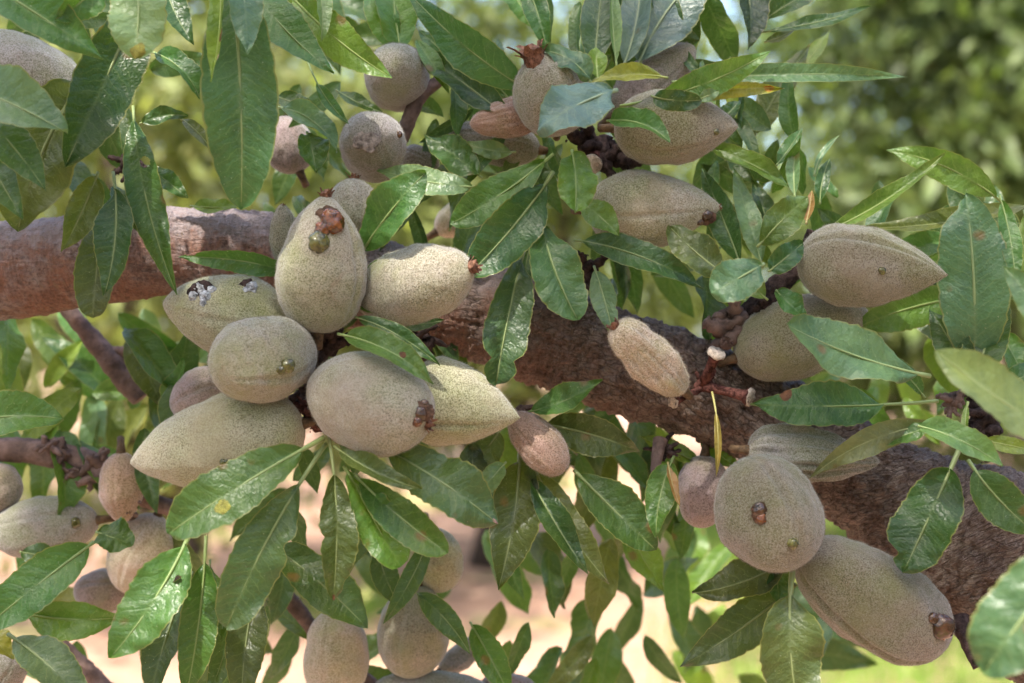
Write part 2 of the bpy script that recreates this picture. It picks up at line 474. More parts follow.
def almond(base, tip, w, d, col, label, p=0.72, suture=70, thick=0.86, lump=1.0, hairs=9000, squeeze=0.0, hair_len=0.00066,
           stalk=True, tip_dry=0, gums=(), group='almonds on the branch', seg=(48, 100), crown=0.5, nose=0.0, seam=1.0):
    d1, d2 = d if isinstance(d, (tuple, list)) else (d, d)
    rn = random.Random(hash((base, tip, w, 1)) & 0xffffffff)
    B, T = P(*base, d1), P(*tip, d2)
    C0 = (B + T) / 2
    ax = (T - B); L = ax.length; ax.normalize()
    cam = (CAM - C0).normalized()
    N = (cam - ax * cam.dot(ax)).normalized()
    Sd = ax.cross(N)
    W = mm(w, (d1 + d2) / 2) / 2
    nt, na = seg
    pk = crown / (crown + p)
    fm = pk ** crown * (1 - pk) ** p
    off = rn.uniform(0, 50)
    verts = []
    s0 = R(suture)
    for i in range(nt + 1):
        q = 0.5 - 0.5 * math.cos(math.pi * i / nt)
        q = min(max(q, 0.0006), 0.9994)
        f = q ** crown * (1 - q) ** p / fm
        for k in range(na):
            a = 2 * math.pi * k / na
            da = abs((a - s0 + math.pi) % (2 * math.pi) - math.pi)
            db = abs((a - s0 - math.pi + math.pi) % (2 * math.pi) - math.pi)
            r = max(f, nose * (1 - q) ** .3) if q > .7 else f
            ends = math.sin(math.pi * q) ** 0.4
            r *= 1 - 0.085 * seam * ends * math.exp(-(da / 0.07) ** 2) + 0.06 * seam * ends * math.exp(-(da / 0.28) ** 2) + 0.02 * math.exp(-(db / 0.2) ** 2)
            dirv = Vector((math.cos(a), math.sin(a), q * 2.2 * L / (2 * W)))
            r *= 1 + lump * (0.105 * noise.noise(dirv * 1.1 + Vector((off, 0, 0))) + 0.036 * noise.noise(dirv * 3.0 + Vector((0, off, 0))) + 0.008 * noise.noise(dirv * 11 + Vector((0, off, 0))))
            if squeeze:
                r *= 1 - squeeze * (0.5 + 0.5 * noise.noise(Vector((math.cos(a) * 4.5, math.sin(a) * 4.5, q * 2.0 + off))))
            verts.append(B + ax * (L * q) + (Sd * math.cos(a) + N * (math.sin(a) * thick)) * (W * r) - C0)
    faces = []
    for i in range(nt):
        for k in range(na):
            k2 = (k + 1) % na
            faces.append((i * na + k, i * na + k2, (i + 1) * na + k2, (i + 1) * na + k))
    faces.append(tuple(range(na))[::-1]); faces.append(tuple(nt * na + k for k in range(na)))
    root = empty('almond', C0, label, 'almond', group)
    V = np.array([tuple(v) for v in verts])
    nf = len(faces) - 2
    if hairs:
        F = np.array(faces[:nf])
        q0, q1, q2, q3 = V[F[:, 0]], V[F[:, 1]], V[F[:, 2]], V[F[:, 3]]
        nn = np.cross(q2 - q0, q3 - q1)
        ar = np.linalg.norm(nn, axis=1)
        nn = nn / np.maximum(ar, 1e-12)[:, None]
        cen = (q0 + q1 + q2 + q3) / 4
        flip = np.sign((nn * (cen - cen.mean(0))).sum(1)).mean()
        if flip < 0: nn = -nn
        pick = rng.choice(nf, hairs, p=ar / ar.sum())
        a, b = rng.random((hairs, 1)), rng.random((hairs, 1))
        pos = (q0[pick] * (1 - a) + q1[pick] * a) * (1 - b) + (q3[pick] * (1 - a) + q2[pick] * a) * b
        hd = nn[pick] + rng.normal(0, 0.55, (hairs, 3)) + np.array(ax) * 0.35
        hd /= np.linalg.norm(hd, axis=1)[:, None]
        ln = hair_len * rng.uniform(0.5, 1.25, (hairs, 1))
        sd = np.cross(hd, rng.normal(0, 1, (hairs, 3)))
        sd /= np.maximum(np.linalg.norm(sd, axis=1), 1e-9)[:, None]
        hw = 0.000045
        pos = pos - nn[pick] * 0.00003
        tri = np.concatenate([pos - sd * hw, pos + sd * hw, pos + hd * ln], axis=1).reshape(-1, 3)
        n0 = len(V)
        allv = np.concatenate([V, tri])
        hf = (np.arange(hairs)[:, None] * 3 + n0 + np.arange(3)[None]).tolist()
        me = bpy.data.meshes.new('hull')
        me.from_pydata(allv.tolist(), [], faces + hf)
        mi = np.zeros(len(me.polygons), dtype=np.int32); mi[len(faces):] = 1
    else:
        me = mesh_from('hull', verts, faces)
        mi = np.zeros(len(me.polygons), dtype=np.int32)
    me.polygons.foreach_set('use_smooth', [True] * len(me.polygons))
    cc = HULL[col] if isinstance(col, str) else col
    k = rn.uniform(.95, 1.15)
    cc = tuple(x * k for x in cc)
    hull = link_mesh('hull', me, [M['hull'], M['fuzz']], root, None, cc)
    me.polygons.foreach_set('material_index', mi)
    me.update()
    if stalk:
        o = -ax
        pts = [B + ax * 0.0015 - C0, B + o * 0.0012 - C0, B + o * 0.003 + N * -0.0012 - C0, B + o * 0.0042 - N * 0.003 - C0]
        tv, tf = tube_data(pts, [0.0019, 0.0014, 0.0012, 0.0013], 9)
        link_mesh('stalk', mesh_from('stalk', tv, tf), M['stalk'], root)
    if tip_dry:
        link_mesh('dried_tip', shred_mesh(T - ax * 0.0014 - C0, ax, tip_dry / 1000, rn, 9), M['dry'], root)
    for (gx, gy, size, mat) in gums:
        # set the bead on the surface that faces the camera at that pixel
        dirn = (P(gx, gy, 0) - CAM).normalized()
        best, bp = 1e9, None
        for v in verts:
            wv = Vector(v) + C0
            pr = CAM + dirn * (wv - CAM).dot(dirn)
            e = (wv - pr).length + max(0, (wv - C0).dot(dirn)) * 5
            if e < best:
                best, bp = e, Vector(v)
        r = mm(size) / 2
        flat = mat in ('scab', 'silvergum', 'brownscab', 'palescab')
        link_mesh('scab' if flat else 'gum_bead', blob_mesh('gum_bead', bp + cam * r * (-0.02 if 'scab' in mat else 0.08), r, rn, (1.0, .22, .85) if 'scab' in mat else (1.0, 0.7, 1.05), 4, 0.38 if flat else 0.2), M[{'scab': 'dark', 'brownscab': 'scab', 'palescab': 'palescab'}.get(mat, mat)], root)
    return root

def blob_mesh(name, c, r, rn, sc=(1, 1, 1), sub=3, amp=0.22):
    bm = bmesh.new()
    bmesh.ops.create_icosphere(bm, subdivisions=sub, radius=1)
    o = Vector((rn.uniform(0, 99), 0, 0))
    for v in bm.verts:
        n = v.co.normalized()
        k = 1 + amp * noise.noise(n * 1.6 + o) + amp * 0.4 * noise.noise(n * 4 + o)
        v.co = c + Vector((n.x * sc[0], n.y * sc[1], n.z * sc[2])) * (r * k)
    me = bpy.data.meshes.new(name)
    bm.to_mesh(me); bm.free()
    me.polygons.foreach_set('use_smooth', [True] * len(me.polygons))
    return me

def shred_mesh(c, ax, size, rn, n=8):
    """a withered tuft: crumpled scales round an axis, joined at their foot"""
    vs, fs = [], []
    s1 = ax.orthogonal().normalized(); s2 = ax.cross(s1)
    for k in range(n):
        a = 2 * math.pi * k / n + rn.uniform(-.3, .3)
        out = s1 * math.cos(a) + s2 * math.sin(a)
        sd = ax.cross(out)
        ln = size * rn.uniform(0.6, 1.2); w = size * rn.uniform(0.25, 0.45)
        sp = rn.uniform(0.1, 0.8)
        b = len(vs)
        for i in range(5):
            q = i / 4
            ctr = c + out * (size * 0.3 + ln * sp * q * q) + ax * (ln * (q - 0.25 * q * q * sp)) + sd * (rn.uniform(-.15, .15) * w)
            ww = w * (1 - 0.75 * q) * rn.uniform(.8, 1.2)
            vs += [ctr - sd * ww, ctr + out * (0.25 * w), ctr + sd * ww]
        for i in range(4):
            for j in range(2):
                e = b + i * 3 + j
                fs.append((e, e + 1, e + 4, e + 3))
    b = len(vs)
    vv, ff = tube_data([c - ax * size * .3, c + ax * size * .45, c + ax * size * .8], [size * .5, size * .45, size * .12], 9)
    vs += vv; fs += [tuple(b + i for i in f) for f in ff]
    return mesh_from('dried_tip', vs, fs)

def limb_mesh(name, pts, rads, nl, na, rough=1.0, kink=0.0):
    """a bark tube with real relief; uv in centimetres"""
    # resample with Catmull-Rom
    n = len(pts)
    dense, dr = [], []
    for i in range(nl + 1):
        s = i / nl * (n - 1)
        k = min(int(s), n - 2); f = s - k
        p0, p1, p2, p3 = pts[max(k - 1, 0)], pts[k], pts[k + 1], pts[min(k + 2, n - 1)]
        dense.append(0.5 * (2 * p1 + (p2 - p0) * f + (2 * p0 - 5 * p1 + 4 * p2 - p3) * f * f + (3 * p1 - p0 - 3 * p2 + p3) * f ** 3))
        dr.append(rads[k] * (1 - f) + rads[k + 1] * f)
    vs, uv, fs = [], [], []
    up, run = None, 0.0
    for i in range(nl + 1):
        tg = (dense[min(i + 1, nl)] - dense[max(i - 1, 0)]).normalized()
        up = (Vector((0, -1, 0)) - tg * Vector((0, -1, 0)).dot(tg)).normalized()
        sd = tg.cross(up)
        if i: run += (dense[i] - dense[i - 1]).length
        for k in range(na + 1):
            a = 2 * math.pi * (k % na) / na + math.pi
            d = up * math.cos(a) + sd * math.sin(a)
            pw = dense[i] + d * dr[i]
            q = pw * 100
            r = dr[i]
            rough_l = rough * (0.42 + 0.58 * min(1, max(0, (run - .10) / .12))) if rough > 1 else rough
            disp = 0.055 * noise.noise(q * 0.45) * r + rough_l * (0.00085 * noise.noise(q * 1.7) + 0.00050 * noise.noise(q * 4.3 + Vector((7, 0, 0))))
            # shallow rings round the limb, and longitudinal fissures
            disp += rough_l * 0.00035 * noise.noise(Vector((run * 900, a * 1.2, 3)))
            fi = noise.noise(Vector((run * 70, a * 4.5, 9)))
            disp -= rough_l * 0.0011 * max(0, fi - 0.22)
            disp += rough_l * 0.0004 * noise.noise(q * 11)
            vs.append(dense[i] + d * (r + disp))
            uv.append((run * 100, a * r * 100))
    for i in range(nl):
        for k in range(na):
            b = i * (na + 1) + k
            fs.append((b, b + 1, b + na + 2, b + na + 1))
    fs.append(tuple(range(na))[::-1]); fs.append(tuple(nl * (na + 1) + k for k in range(na)))
    return vs, uv, fs

def limb(name, pxs, mat, parent, loc, nl, na, rough=1.0):
    pts = [P(x, y, d) for (x, y, r, d) in pxs]
    rads = [mm(r, d) for (x, y, r, d) in pxs]
    vs, uv, fs = limb_mesh(name, pts, rads, nl, na, rough)
    me = mesh_from(name, [v - loc for v in vs], fs)
    lay = me.uv_layers.new(name='metric')
    idx = np.empty(len(me.loops), dtype=np.int32); me.loops.foreach_get('vertex_index', idx)
    lay.data.foreach_set('uv', np.array(uv, dtype=np.float32)[idx].ravel())
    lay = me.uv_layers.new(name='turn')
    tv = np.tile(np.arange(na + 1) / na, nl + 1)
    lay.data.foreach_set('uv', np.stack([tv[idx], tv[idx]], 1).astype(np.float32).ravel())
    return link_mesh(name, me, mat, parent, None if parent else loc)

SUN_SHADE_N = 1500
# ------------------------------------------------------------------ the branch
BL = P(512, 330, 22)
branch = empty('almond_branch', BL, 'thick fruiting branch, smooth red-brown bark at one end and rough grey bark at the other', 'branch')
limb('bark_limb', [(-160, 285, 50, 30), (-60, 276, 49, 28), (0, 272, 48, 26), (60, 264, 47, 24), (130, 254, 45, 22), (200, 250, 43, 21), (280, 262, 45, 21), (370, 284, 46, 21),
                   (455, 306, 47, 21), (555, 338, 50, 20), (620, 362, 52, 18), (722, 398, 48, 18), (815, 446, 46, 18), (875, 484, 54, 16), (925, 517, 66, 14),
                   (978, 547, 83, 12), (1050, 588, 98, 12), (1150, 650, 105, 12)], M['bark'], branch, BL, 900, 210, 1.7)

def knot(px, py, d, r, n, mat='dark', cups=(), seed=1, name='fruiting_spur', bits=True, parent=None, BL=BL):
    """a gnarled short spur on the limb: merged lumps with bud scales, open scar cups as its own pieces"""
    rn = random.Random(seed)
    bm = bmesh.new()
    cs = []
    ctr = P(px, py, d) - BL
    R0 = mm(r)
    for i in range(n + 3):
        ang = rn.uniform(0, 2 * math.pi)
        dirv = Vector((math.cos(ang), rn.uniform(-.9, .2), math.sin(ang))).normalized()
        ln = R0 * rn.uniform(.6, 1.15); rr = R0 * rn.uniform(.10, .19)
        q0 = ctr + Vector((rn.uniform(-1, 1), 0, rn.uniform(-1, 1))) * R0 * .35
        bow = Vector((rn.uniform(-1, 1), rn.uniform(-1, 0), rn.uniform(-1, 1))) * ln * .25
        pts, rad = [], []
        for s in range(9):
            q = s / 8
            pts.append(q0 + dirv * ln * q + bow * math.sin(q * 3.1))
            rad.append(rr * (1.25 - .45 * q) * (1 + .28 * math.sin(q * 21 + i) + rn.uniform(-.12, .12)) * (.55 if s == 8 else 1))
        vs, fs = tube_data(pts, rad, 10)
        b = mesh_from('b', vs, fs); bm.from_mesh(b); bpy.data.meshes.remove(b)
        cs.append((pts[-1], rr)); cs.append((pts[5], rr))
    b = blob_mesh('b', ctr, R0 * .42, rn, (1.1, .6, .9), 3, .6); bm.from_mesh(b); bpy.data.meshes.remove(b)
    if bits:
        for i in range(n * 4):
            q, rr = rn.choice(cs)
            ax = Vector((rn.uniform(-1, 1), rn.uniform(-1.2, .1), rn.uniform(-1, 1))).normalized()
            b = shred_mesh(q + ax * rr * .9, ax, rr * rn.uniform(.25, .5), rn, 5)
            bm.from_mesh(b); bpy.data.meshes.remove(b)
    me = bpy.data.meshes.new(name); bm.to_mesh(me); bm.free()
    me.polygons.foreach_set('use_smooth', [True] * len(me.polygons))
    o = link_mesh(name, me, M[mat], parent or branch)
    for (cx, cy, cd_, tx, ty, cr) in cups:
        a, b = P(cx, cy, cd_), P(tx, ty, cd_ - 7)
        ax = (b - a).normalized()
        pts = [a, a.lerp(b, .5), a.lerp(b, .86), b, b + ax * .0008, b + ax * .0004, b - ax * .0016]
        rr = mm(cr)
        vs, fs = tube_data([p - BL for p in pts], [rr * .62, rr * .5, rr * .62, rr * 1.05, rr * .98, rr * .70, rr * .5], 16)
        rim = random.Random(int(cx))
        for i in range(3, 6):
            for k in range(16):
                vs[i * 16 + k] += ax * rim.uniform(-.0004, .0005)
        c = link_mesh('scar_cup', mesh_from('scar_cup', vs, fs), [M['redspur'], M['papery']], o)
        for f in c.data.polygons:
            f.material_index = 1 if f.index // 16 in (3, 4) else 0
    return o

knot(704, 386, -4, 15, 8, 'redspur', [(703, 384, -4, 716, 354, 9), (705, 386, -4, 749, 397, 9), (702, 388, -4, 674, 402, 6)], 5)
knot(596, 150, 6, 38, 9, 'dark', [(596, 155, 4, 592, 164, 10)], 6)
knot(322, 345, 0, 34, 12, 'dark', [], 7)
knot(312, 400, -2, 30, 12, 'dark', [], 27)
knot(322, 424, -22, 20, 9, 'redspur', [], 8)
knot(300, 408, -20, 12, 6, 'redspur', [], 28)
knot(420, 350, 4, 30, 8, 'dark', [], 29)
knot(955, 400, -4, 18, 6, 'twig', [], 9)
knot(985, 425, 0, 34, 8, 'dark', [], 19)
knot(735, 325, 6, 40, 9, 'twig', [], 10)
knot(130, 165, 10, 20, 5, 'dark', [], 11)
knot(665, 450, 12, 18, 5, 'dark', [], 12)
knot(585, 270, 12, 24, 5, 'dark', [], 13)
knot(770, 300, 4, 22, 6, 'dark', [], 14)
knot(220, 420, 0, 30, 6, 'dark', [], 15)
knot(520, 415, 8, 22, 5, 'dark', [], 16)
limb('twig_stub', [(958, 618, 11, -14), (966, 638, 7, -18), (972, 652, 7, -20), (981, 664, 10, -22)], M['dark'], branch, BL, 40, 24, .6)
limb('side_twig', [(400, 140, 8, 14), (408, 122, 8, 14), (418, 100, 7, 14), (440, 80, 6, 16)], M['twig'], branch, BL, 40, 20, .4)
limb('side_twig', [(660, 440, 8, 10), (655, 470, 4, 4), (652, 490, 3, 2)], M['twig'], branch, BL, 30, 14, .3)
limb('side_twig', [(745, 320, 14, 12), (770, 295, 12, 10), (800, 262, 8, 8), (812, 230, 5, 6)], M['dark'], branch, BL, 50, 24, .6)

# ------------------------------------------------------------------ almonds
A = almond
A((319, 333), (326, 194), 90, (-26, -30), 'f', 'upright almond with a large amber gum drop near its tip, on red bark', p=.74, suture=40, tip_dry=3.4,
  gums=[(328, 217, 24, 'brownscab'), (331, 221, 23, 'amber'), (322, 231, 14, 'amber'), (318, 244, 19, 'olivegum')], hairs=12000)
A((286, 268), (282, 204), 30, -12, 'w', 'thin brown shrivelled almond peeping out beside the upright gum-topped almond', p=.6, hairs=3000, squeeze=.1, tip_dry=1.5)
A((352, 236), (354, 178), 52, -10, 'f', 'small almond with a withered flower tip, half behind the upright gum-topped one', p=.55, tip_dry=3.0, hairs=5000)
A((358, 302), (472, 267), 78, (-16, -32), 'f', 'plump almond with a dried brown tip lying against the dark side of the branch', p=.52, suture=-60, tip_dry=4.0, hairs=11000)
A((292, 326), (163, 303), 82, (-16, -14), 'n', 'green-grey almond with silvery crusted gum along its top edge', p=.70, suture=100, hairs=10000, nose=.12,
  gums=[(203, 292, 24, 'scab'), (248, 287, 15, 'scab'), (200, 290, 14, 'silvergum'), (207, 297, 11, 'silvergum'), (195, 296, 9, 'silvergum'), (203, 302, 7, 'silvergum'), (210, 290, 8, 'silvergum'), (250, 286, 11, 'silvergum'), (245, 290, 6, 'silvergum')])
A((312, 348), (212, 370), 88, (-24, -46), 'f', 'rounded almond with one olive gum bead on its face, above the longest almond', p=.5, suture=120, hairs=12000, gums=[(286, 365, 13, 'olivegum'), (279, 369, 8, 'olivegum')], stalk=False)
A((312, 382), (428, 424), 98, (-30, -46), 'f', 'big blunt almond with a sticky brown scar at its end, in mid cluster', p=.45, suture=5, hairs=13000, tip_dry=3.2,
  gums=[(422, 412, 20, 'brownscab'), (421, 414, 12, 'browngum'), (417, 421, 9, 'amber'), (424, 404, 9, 'browngum')], stalk=False)
A((402, 394), (520, 418), 88, (-16, -22), 'n', 'greenest almond, smooth and pointed, tucked behind the big blunt one', p=.95, nose=.10, suture=60, hairs=12000)
A((304, 424), (130, 463), 96, (-26, -26), 'n', 'longest almond of the cluster, smooth and tapering to a pale pointed tip', p=.80, nose=.12, suture=-70, hairs=15000, hair_len=.00062, gums=[(226, 462, 9, 'olivegum')])
A((240, 385), (172, 412), 62, 22, 'm', 'dim brown almond in shade behind the cluster, only its shoulder showing', p=.5, hairs=0)
A((512, 414), (564, 472), 46, (-4, -8), 'p', 'pinkish dry almond hanging below the greenest pointed almond', p=.45, hairs=6000, squeeze=.1)
A((684, 391), (615, 326), 54, (-14, -26), 't', 'tan dried-out fuzzy almond stuck on the bare part of the branch', p=.36, crown=.42, hairs=14000, hair_len=.0008, squeeze=.26, lump=1.6, tip_dry=3.4)
# upper middle
A((556, 132), (548, 56), 76, (2, -18), 'v', 'egg-shaped greyish almond crowned with a withered brown flower', p=.5, suture=50, tip_dry=0, hairs=9000)
A((614, 128), (738, 126), 76, (-8, -14), 'w', 'upper of two stacked almonds, its blunt tip pointing away from the spur', p=.78, nose=.22, suture=55, hairs=11000, gums=[(716, 132, 6, 'olivegum')])
A((588, 210), (722, 207), 80, (-4, -6), 'f', 'lower of two stacked almonds, with a brown gum bead at its beaked tip', p=.92, nose=.16, suture=80, hairs=12000, gums=[(705, 217, 18, 'brownscab'), (706, 215, 11, 'browngum'), (701, 222, 7, 'browngum')], tip_dry=1.5)
A((612, 116), (694, 46), 52, 12, 'm', 'mauve almond mostly hidden behind the pale blue upright leaves', p=.6, hairs=4000)
A((546, 112), (470, 124), 42, (4, -2), 'p', 'pink-brown shrivelled almond lying beside the flower-crowned one', p=.6, hairs=5000, squeeze=.2)
A((540, 150), (448, 135), 46, 16, 'v', 'dim grey almond lying under the pink-brown shrivelled one', p=.6, hairs=3000)
A((410, 95), (386, 60), 66, (30, -2), 'v', 'round mauve-grey almond seen end-on with a tiny dimple', p=.42, crown=.42, hairs=7000, stalk=False, suture=-100)
A((376, 170), (370, 124), 66, (18, -10), 'v', 'round grey almond with a rough pale scab, just above the withered-tip almond', p=.40, crown=.42, hairs=7000, stalk=False, gums=[(366, 140, 24, 'palescab'), (398, 134, 7, 'browngum')])
A((300, 172), (276, 118), 52, 34, 'm', 'soft brown almond behind a curved leaf, above the bare red branch', p=.5, hairs=0)
A((438, 172), (402, 152), 34, 28, 'm', 'small brown almond deep among leaves behind the scabbed round almond', p=.5, hairs=0)
A((-60, 60), (86, 92), 86, (8, 2), 'h', 'dark grey-brown almond in the top corner, crossed by big leaves', p=.55, suture=60, hairs=8000)
# right
A((797, 260), (948, 275), 84, (-10, -20), 'w', 'brown almond with a long seam and a raised bump, nose toward the pale upright leaf', p=.95, nose=.10, seam=1.8, suture=128, hairs=13000, gums=[(880, 271, 7, 'olivegum')])
A((735, 358), (868, 312), 82, (2, 6), 'w', 'plain brown almond tucked under the seamed one', p=.6, suture=-100, hairs=11000)
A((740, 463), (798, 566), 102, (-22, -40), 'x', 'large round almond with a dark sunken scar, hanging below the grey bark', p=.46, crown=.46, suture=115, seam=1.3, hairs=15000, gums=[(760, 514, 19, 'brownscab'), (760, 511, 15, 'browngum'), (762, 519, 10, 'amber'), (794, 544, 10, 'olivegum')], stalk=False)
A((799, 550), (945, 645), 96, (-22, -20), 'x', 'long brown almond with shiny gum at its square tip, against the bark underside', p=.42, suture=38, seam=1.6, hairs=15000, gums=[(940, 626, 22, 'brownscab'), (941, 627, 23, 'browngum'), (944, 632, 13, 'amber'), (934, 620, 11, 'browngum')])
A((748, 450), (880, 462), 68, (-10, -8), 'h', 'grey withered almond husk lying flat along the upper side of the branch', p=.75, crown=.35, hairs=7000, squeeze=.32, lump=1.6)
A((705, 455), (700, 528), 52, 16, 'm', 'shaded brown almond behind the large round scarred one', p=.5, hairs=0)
# soft ones farther back
BK = dict(hairs=0, group='soft almonds on the twigs behind')
A((98, 520), (-14, 534), 60, 38, 'v', 'grey almond on the rear twig, lying level beside a hanging mauve one', p=.55, gums=[(76, 523, 11, 'olivegum')], **BK)
A((121, 452), (122, 523), 44, 34, 'p', 'small mauve almond hanging from the rear twig', p=.6, **BK)
A((158, 515), (124, 592), 62, 46, 't', 'tan almond behind the glossy leaf with a round hole', p=.5, **BK)
A((134, 588), (74, 592), 44, 56, 'm', 'mauve-brown almond below the tan one, half behind a level leaf', p=.5, **BK)
A((335, 608), (337, 706), 64, 40, 't', 'pale tan almond hanging at the bottom edge beneath a broad dark leaf', p=.5, **BK)
A((418, 585), (408, 678), 74, 42, 'w', 'brown almond hanging at the bottom, crossed by a narrow dark leaf', p=.5, **BK)
A((428, 528), (444, 592), 54, 46, 'n', 'olive almond in shade under the two half-lit leaves', p=.5, **BK)
A((372, 690), (492, 694), 44, 44, 'v', 'grey almond cut by the bottom edge below the crossed brown one', p=.5, **BK)
A((480, 685), (540, 695), 34, 50, 'm', 'small mauve almond at the bottom edge beside the pink soil', p=.5, **BK)
A((440, 672), (482, 640), 26, 58, 'v', 'thin mauve almond slanting behind the bottom edge fruit', p=.5, **BK)
A((-22, 470), (14, 506), 52, 40, 'm', 'brown almond at the edge under the rear twig', p=.5, **BK)
A((-26, 700), (16, 648), 56, 12, 'h', 'pale grey almond in the bottom corner beside a bluish leaf', p=.5, hairs=4000, group='soft almonds on the twigs behind')
A((600, 420), (575, 470), 34, 70, 'm', 'brown blurred almond far below the branch behind dark leaves', p=.5, **BK)
A((436, 232), (478, 205), 34, 60, 't', 'pale blurred almond behind the oval leaves over the branch', p=.5, **BK)

# the withered flower on the grey egg-shaped almond, the dry petal and the two dry hanging leaves
rr_ = random.Random(3)
f_ = link_mesh('withered_flower', shred_mesh(Vector((0, 0, 0)), Vector((-.35, -.2, .9)).normalized(), .0068, rr_, 12), M['dry'], None, P(536, 62, -16))
tag(f_, 'withered brown flower sitting on the grey egg-shaped almond', 'flower')

# ------------------------------------------------------------------ leaves, near layer
Lf = leaf
# top corner
Lf((-70, -50), (103, 59), 66, -40, 'g', 'broad leaf entering from the top corner, tip ending above the dark almond', bend=3, tilt=18)
Lf((104, -22), (54, 20), 40, -48, 'g', 'short folded leaf overlapping the broad top corner leaf', tilt=-20)
Lf((137, -50), (136, 59), 60, -46, 'b', 'blunt blue-green leaf hanging from the top edge with a yellowed end', peak=.5, blunt=.75, tilt=10, fold=6, spots=[(.98, .1, .55, 'yellowed')])
Lf((146, -10), (65, 167), 72, -24, 'd', 'wide dark leaf behind the blunt one, pale specks near its tip', bend=0, tilt=-14, peak=.5)
Lf((-75, 70), (68, 133), 60, -52, 'b', 'close pale green leaf with a lit upper face, tip over the dark almond', bend=4, tilt=24, peak=.5)
Lf((-34, 98), (46, 191), 46, -44, 'd', 'dark narrow leaf beneath the close pale one', tilt=12)
Lf((-30, 128), (22, 219), 42, -38, 'd', 'dark leaf at the edge, lowest of three hanging together', tilt=-10)
Lf((84, 80), (18, 232), 84, -16, 'o', 'large dull leaf underside with a thick rib, above the red bark', tilt=10, peak=.5)
Lf((133, 106), (177, 295), 38, (-14, -22), 'd', 'long dark strap leaf with a round hole, dangling across the branch', bend=-8, tilt=-8, fold=12, holes=[(.26, .35, .35)])
Lf((152, 52), (200, 99), 28, -12, 'G', 'short curved dark leaf behind the huge hanging leaf', bend=8)
Lf((163, -22), (194, 44), 32, -6, 'd', 'shaded leaf at the top between the blunt and huge leaves')
Lf((140, 124), (188, 116), 20, -4, 'd', 'small dark leaf bridging the gap above the hole leaf', bend=4)
Lf((180, 118), (214, 154), 15, -2, 'o', 'thin drooping leaf beside the huge hanging leaf', bend=3)
Lf((226, -62), (241, 210), 78, (-34, -38), (.058, .150, .058), 'huge pale-ribbed leaf hanging straight down from the top edge', bend=6, tilt=-12, peak=.55, fold=10)
Lf((220, -32), (211, 82), 26, -44, 'l', 'narrow folded leaf with a browned edge lying over the huge leaf', fold=50, tilt=25, spots=[(.62, .95, .55, 'rust'), (.8, .95, .4, 'pinkdry')])
Lf((238, -40), (247, 55), 36, -46, 'b', 'pale leaf tip hanging over the upper part of the huge leaf', tilt=20)
Lf((238, -32), (334, 73), 46, -24, 'g', 'plain pointed leaf slanting from the top beside the huge one', tilt=16, fold=10)
Lf((318, -18), (321, 42), 20, -24, 'b', 'little folded leaf hanging at the top beside the serrated one', fold=40)
Lf((288, -8), (392, 78), 44, -18, 'l', 'serrated bright leaf reaching over the round mauve almond', bend=-5, tilt=-14, bites=[(.42, -1, .25)])
Lf((305, 52), (349, 124), 15, -8, 'G', 'thin twisted leaf on a long green stalk above the scabbed almond', bend=-6, pet=.4)
Lf((274, 96), (318, 114), 22, 8, 'd', 'small dark level leaf left in the yellow gap')
Lf((336, 90), (382, 112), 15, 8, 'd', 'tiny dark leaf in the yellow gap above the scabbed almond')
Lf((394, 54), (366, -26), 36, 14, 'g', 'upright leaf behind the mauve almond, leaning outward')
Lf((402, 56), (392, -40), 46, 12, 'g', 'broader upright leaf right behind the mauve almond', bites=())
Lf((532, 92), (410, -6), 46, (-6, -2), 'G', 'long finely toothed dark leaf slanting down to the grey egg almond', bend=6, tilt=-22, fold=14)
Lf((510, 122), (420, 56), 42, 2, 'd', 'broad dark leaf ending at the pink-brown shrivelled almond', bend=-4, tilt=20, peak=.5)
Lf((514, 106), (446, 42), 36, 9, 'd', 'shaded leaf between the toothed and the broad dark leaf', tilt=-15)
Lf((450, 56), (419, 30), 24, 14, 'd', 'little dark oval leaf near the top, behind the toothed one')
Lf((277, 107), (338, 152), 27, -4, 'b', 'curled blue-green leaf arching over the soft brown almond', bend=10, tilt=30)
Lf((307, 132), (316, 174), 40, -8, 'g', 'small folded heart-shaped leaf above the upright gum-topped almond', fold=35)
Lf((482, 178), (424, 134), 36, 4, 'g', 'mid-size leaf lying beneath the dim grey almond', tilt=20)
Lf((516, 152), (462, 142), 20, 6, 'b', 'small pale leaf resting on the dim grey almond', bend=3)
# top centre
Lf((617, 90), (537, 133), 52, (-24, -34), (.13, .235, .225), 'short pale blue leaf glaring in front of the flower-crowned almond', tilt=28, peak=.42, blunt=.35, fold=8, arch=.1)  # sky glare put into this blade's pale blue
Lf((592, 84), (541, 50), 25, -18, 'b', 'curled pale leaf edge above the flower-crowned almond', bend=-8, tilt=35)
Lf((522, -25), (547, 52), 32, 0, 'G', 'hanging pointed leaf behind the withered flower', bend=3)
Lf((500, -25), (530, 26), 34, 30, 'g', 'soft leaf at the top behind the hanging pointed one')
Lf((594, 72), (606, -40), 40, 4, (.035, .07, .05), 'dark blue-green upright leaf at the head of the spur')
Lf((617, 68), (612, -30), 17, -2, 'b', 'thin folded pale strip standing between the upright blue leaves', fold=45)
Lf((622, 70), (640, -45), 40, 4, (.12, .165, .16), 'pale grey-blue upright leaf, narrower of the two', tilt=15)
Lf((637, 70), (712, -35), 66, 8, (.12, .165, .175), 'widest grey-blue leaf standing against the sky', bend=10, tilt=10, peak=.45, fold=6)
Lf((598, 80), (596, 46), 25, -8, 'l', 'small fresh upright leaf at the heart of the spur', tilt=5)
Lf((668, 78), (589, 84), 20, -20, 'y', 'curled olive-yellow leaf lying across the heart of the spur', bend=-6, tilt=30, fold=30)
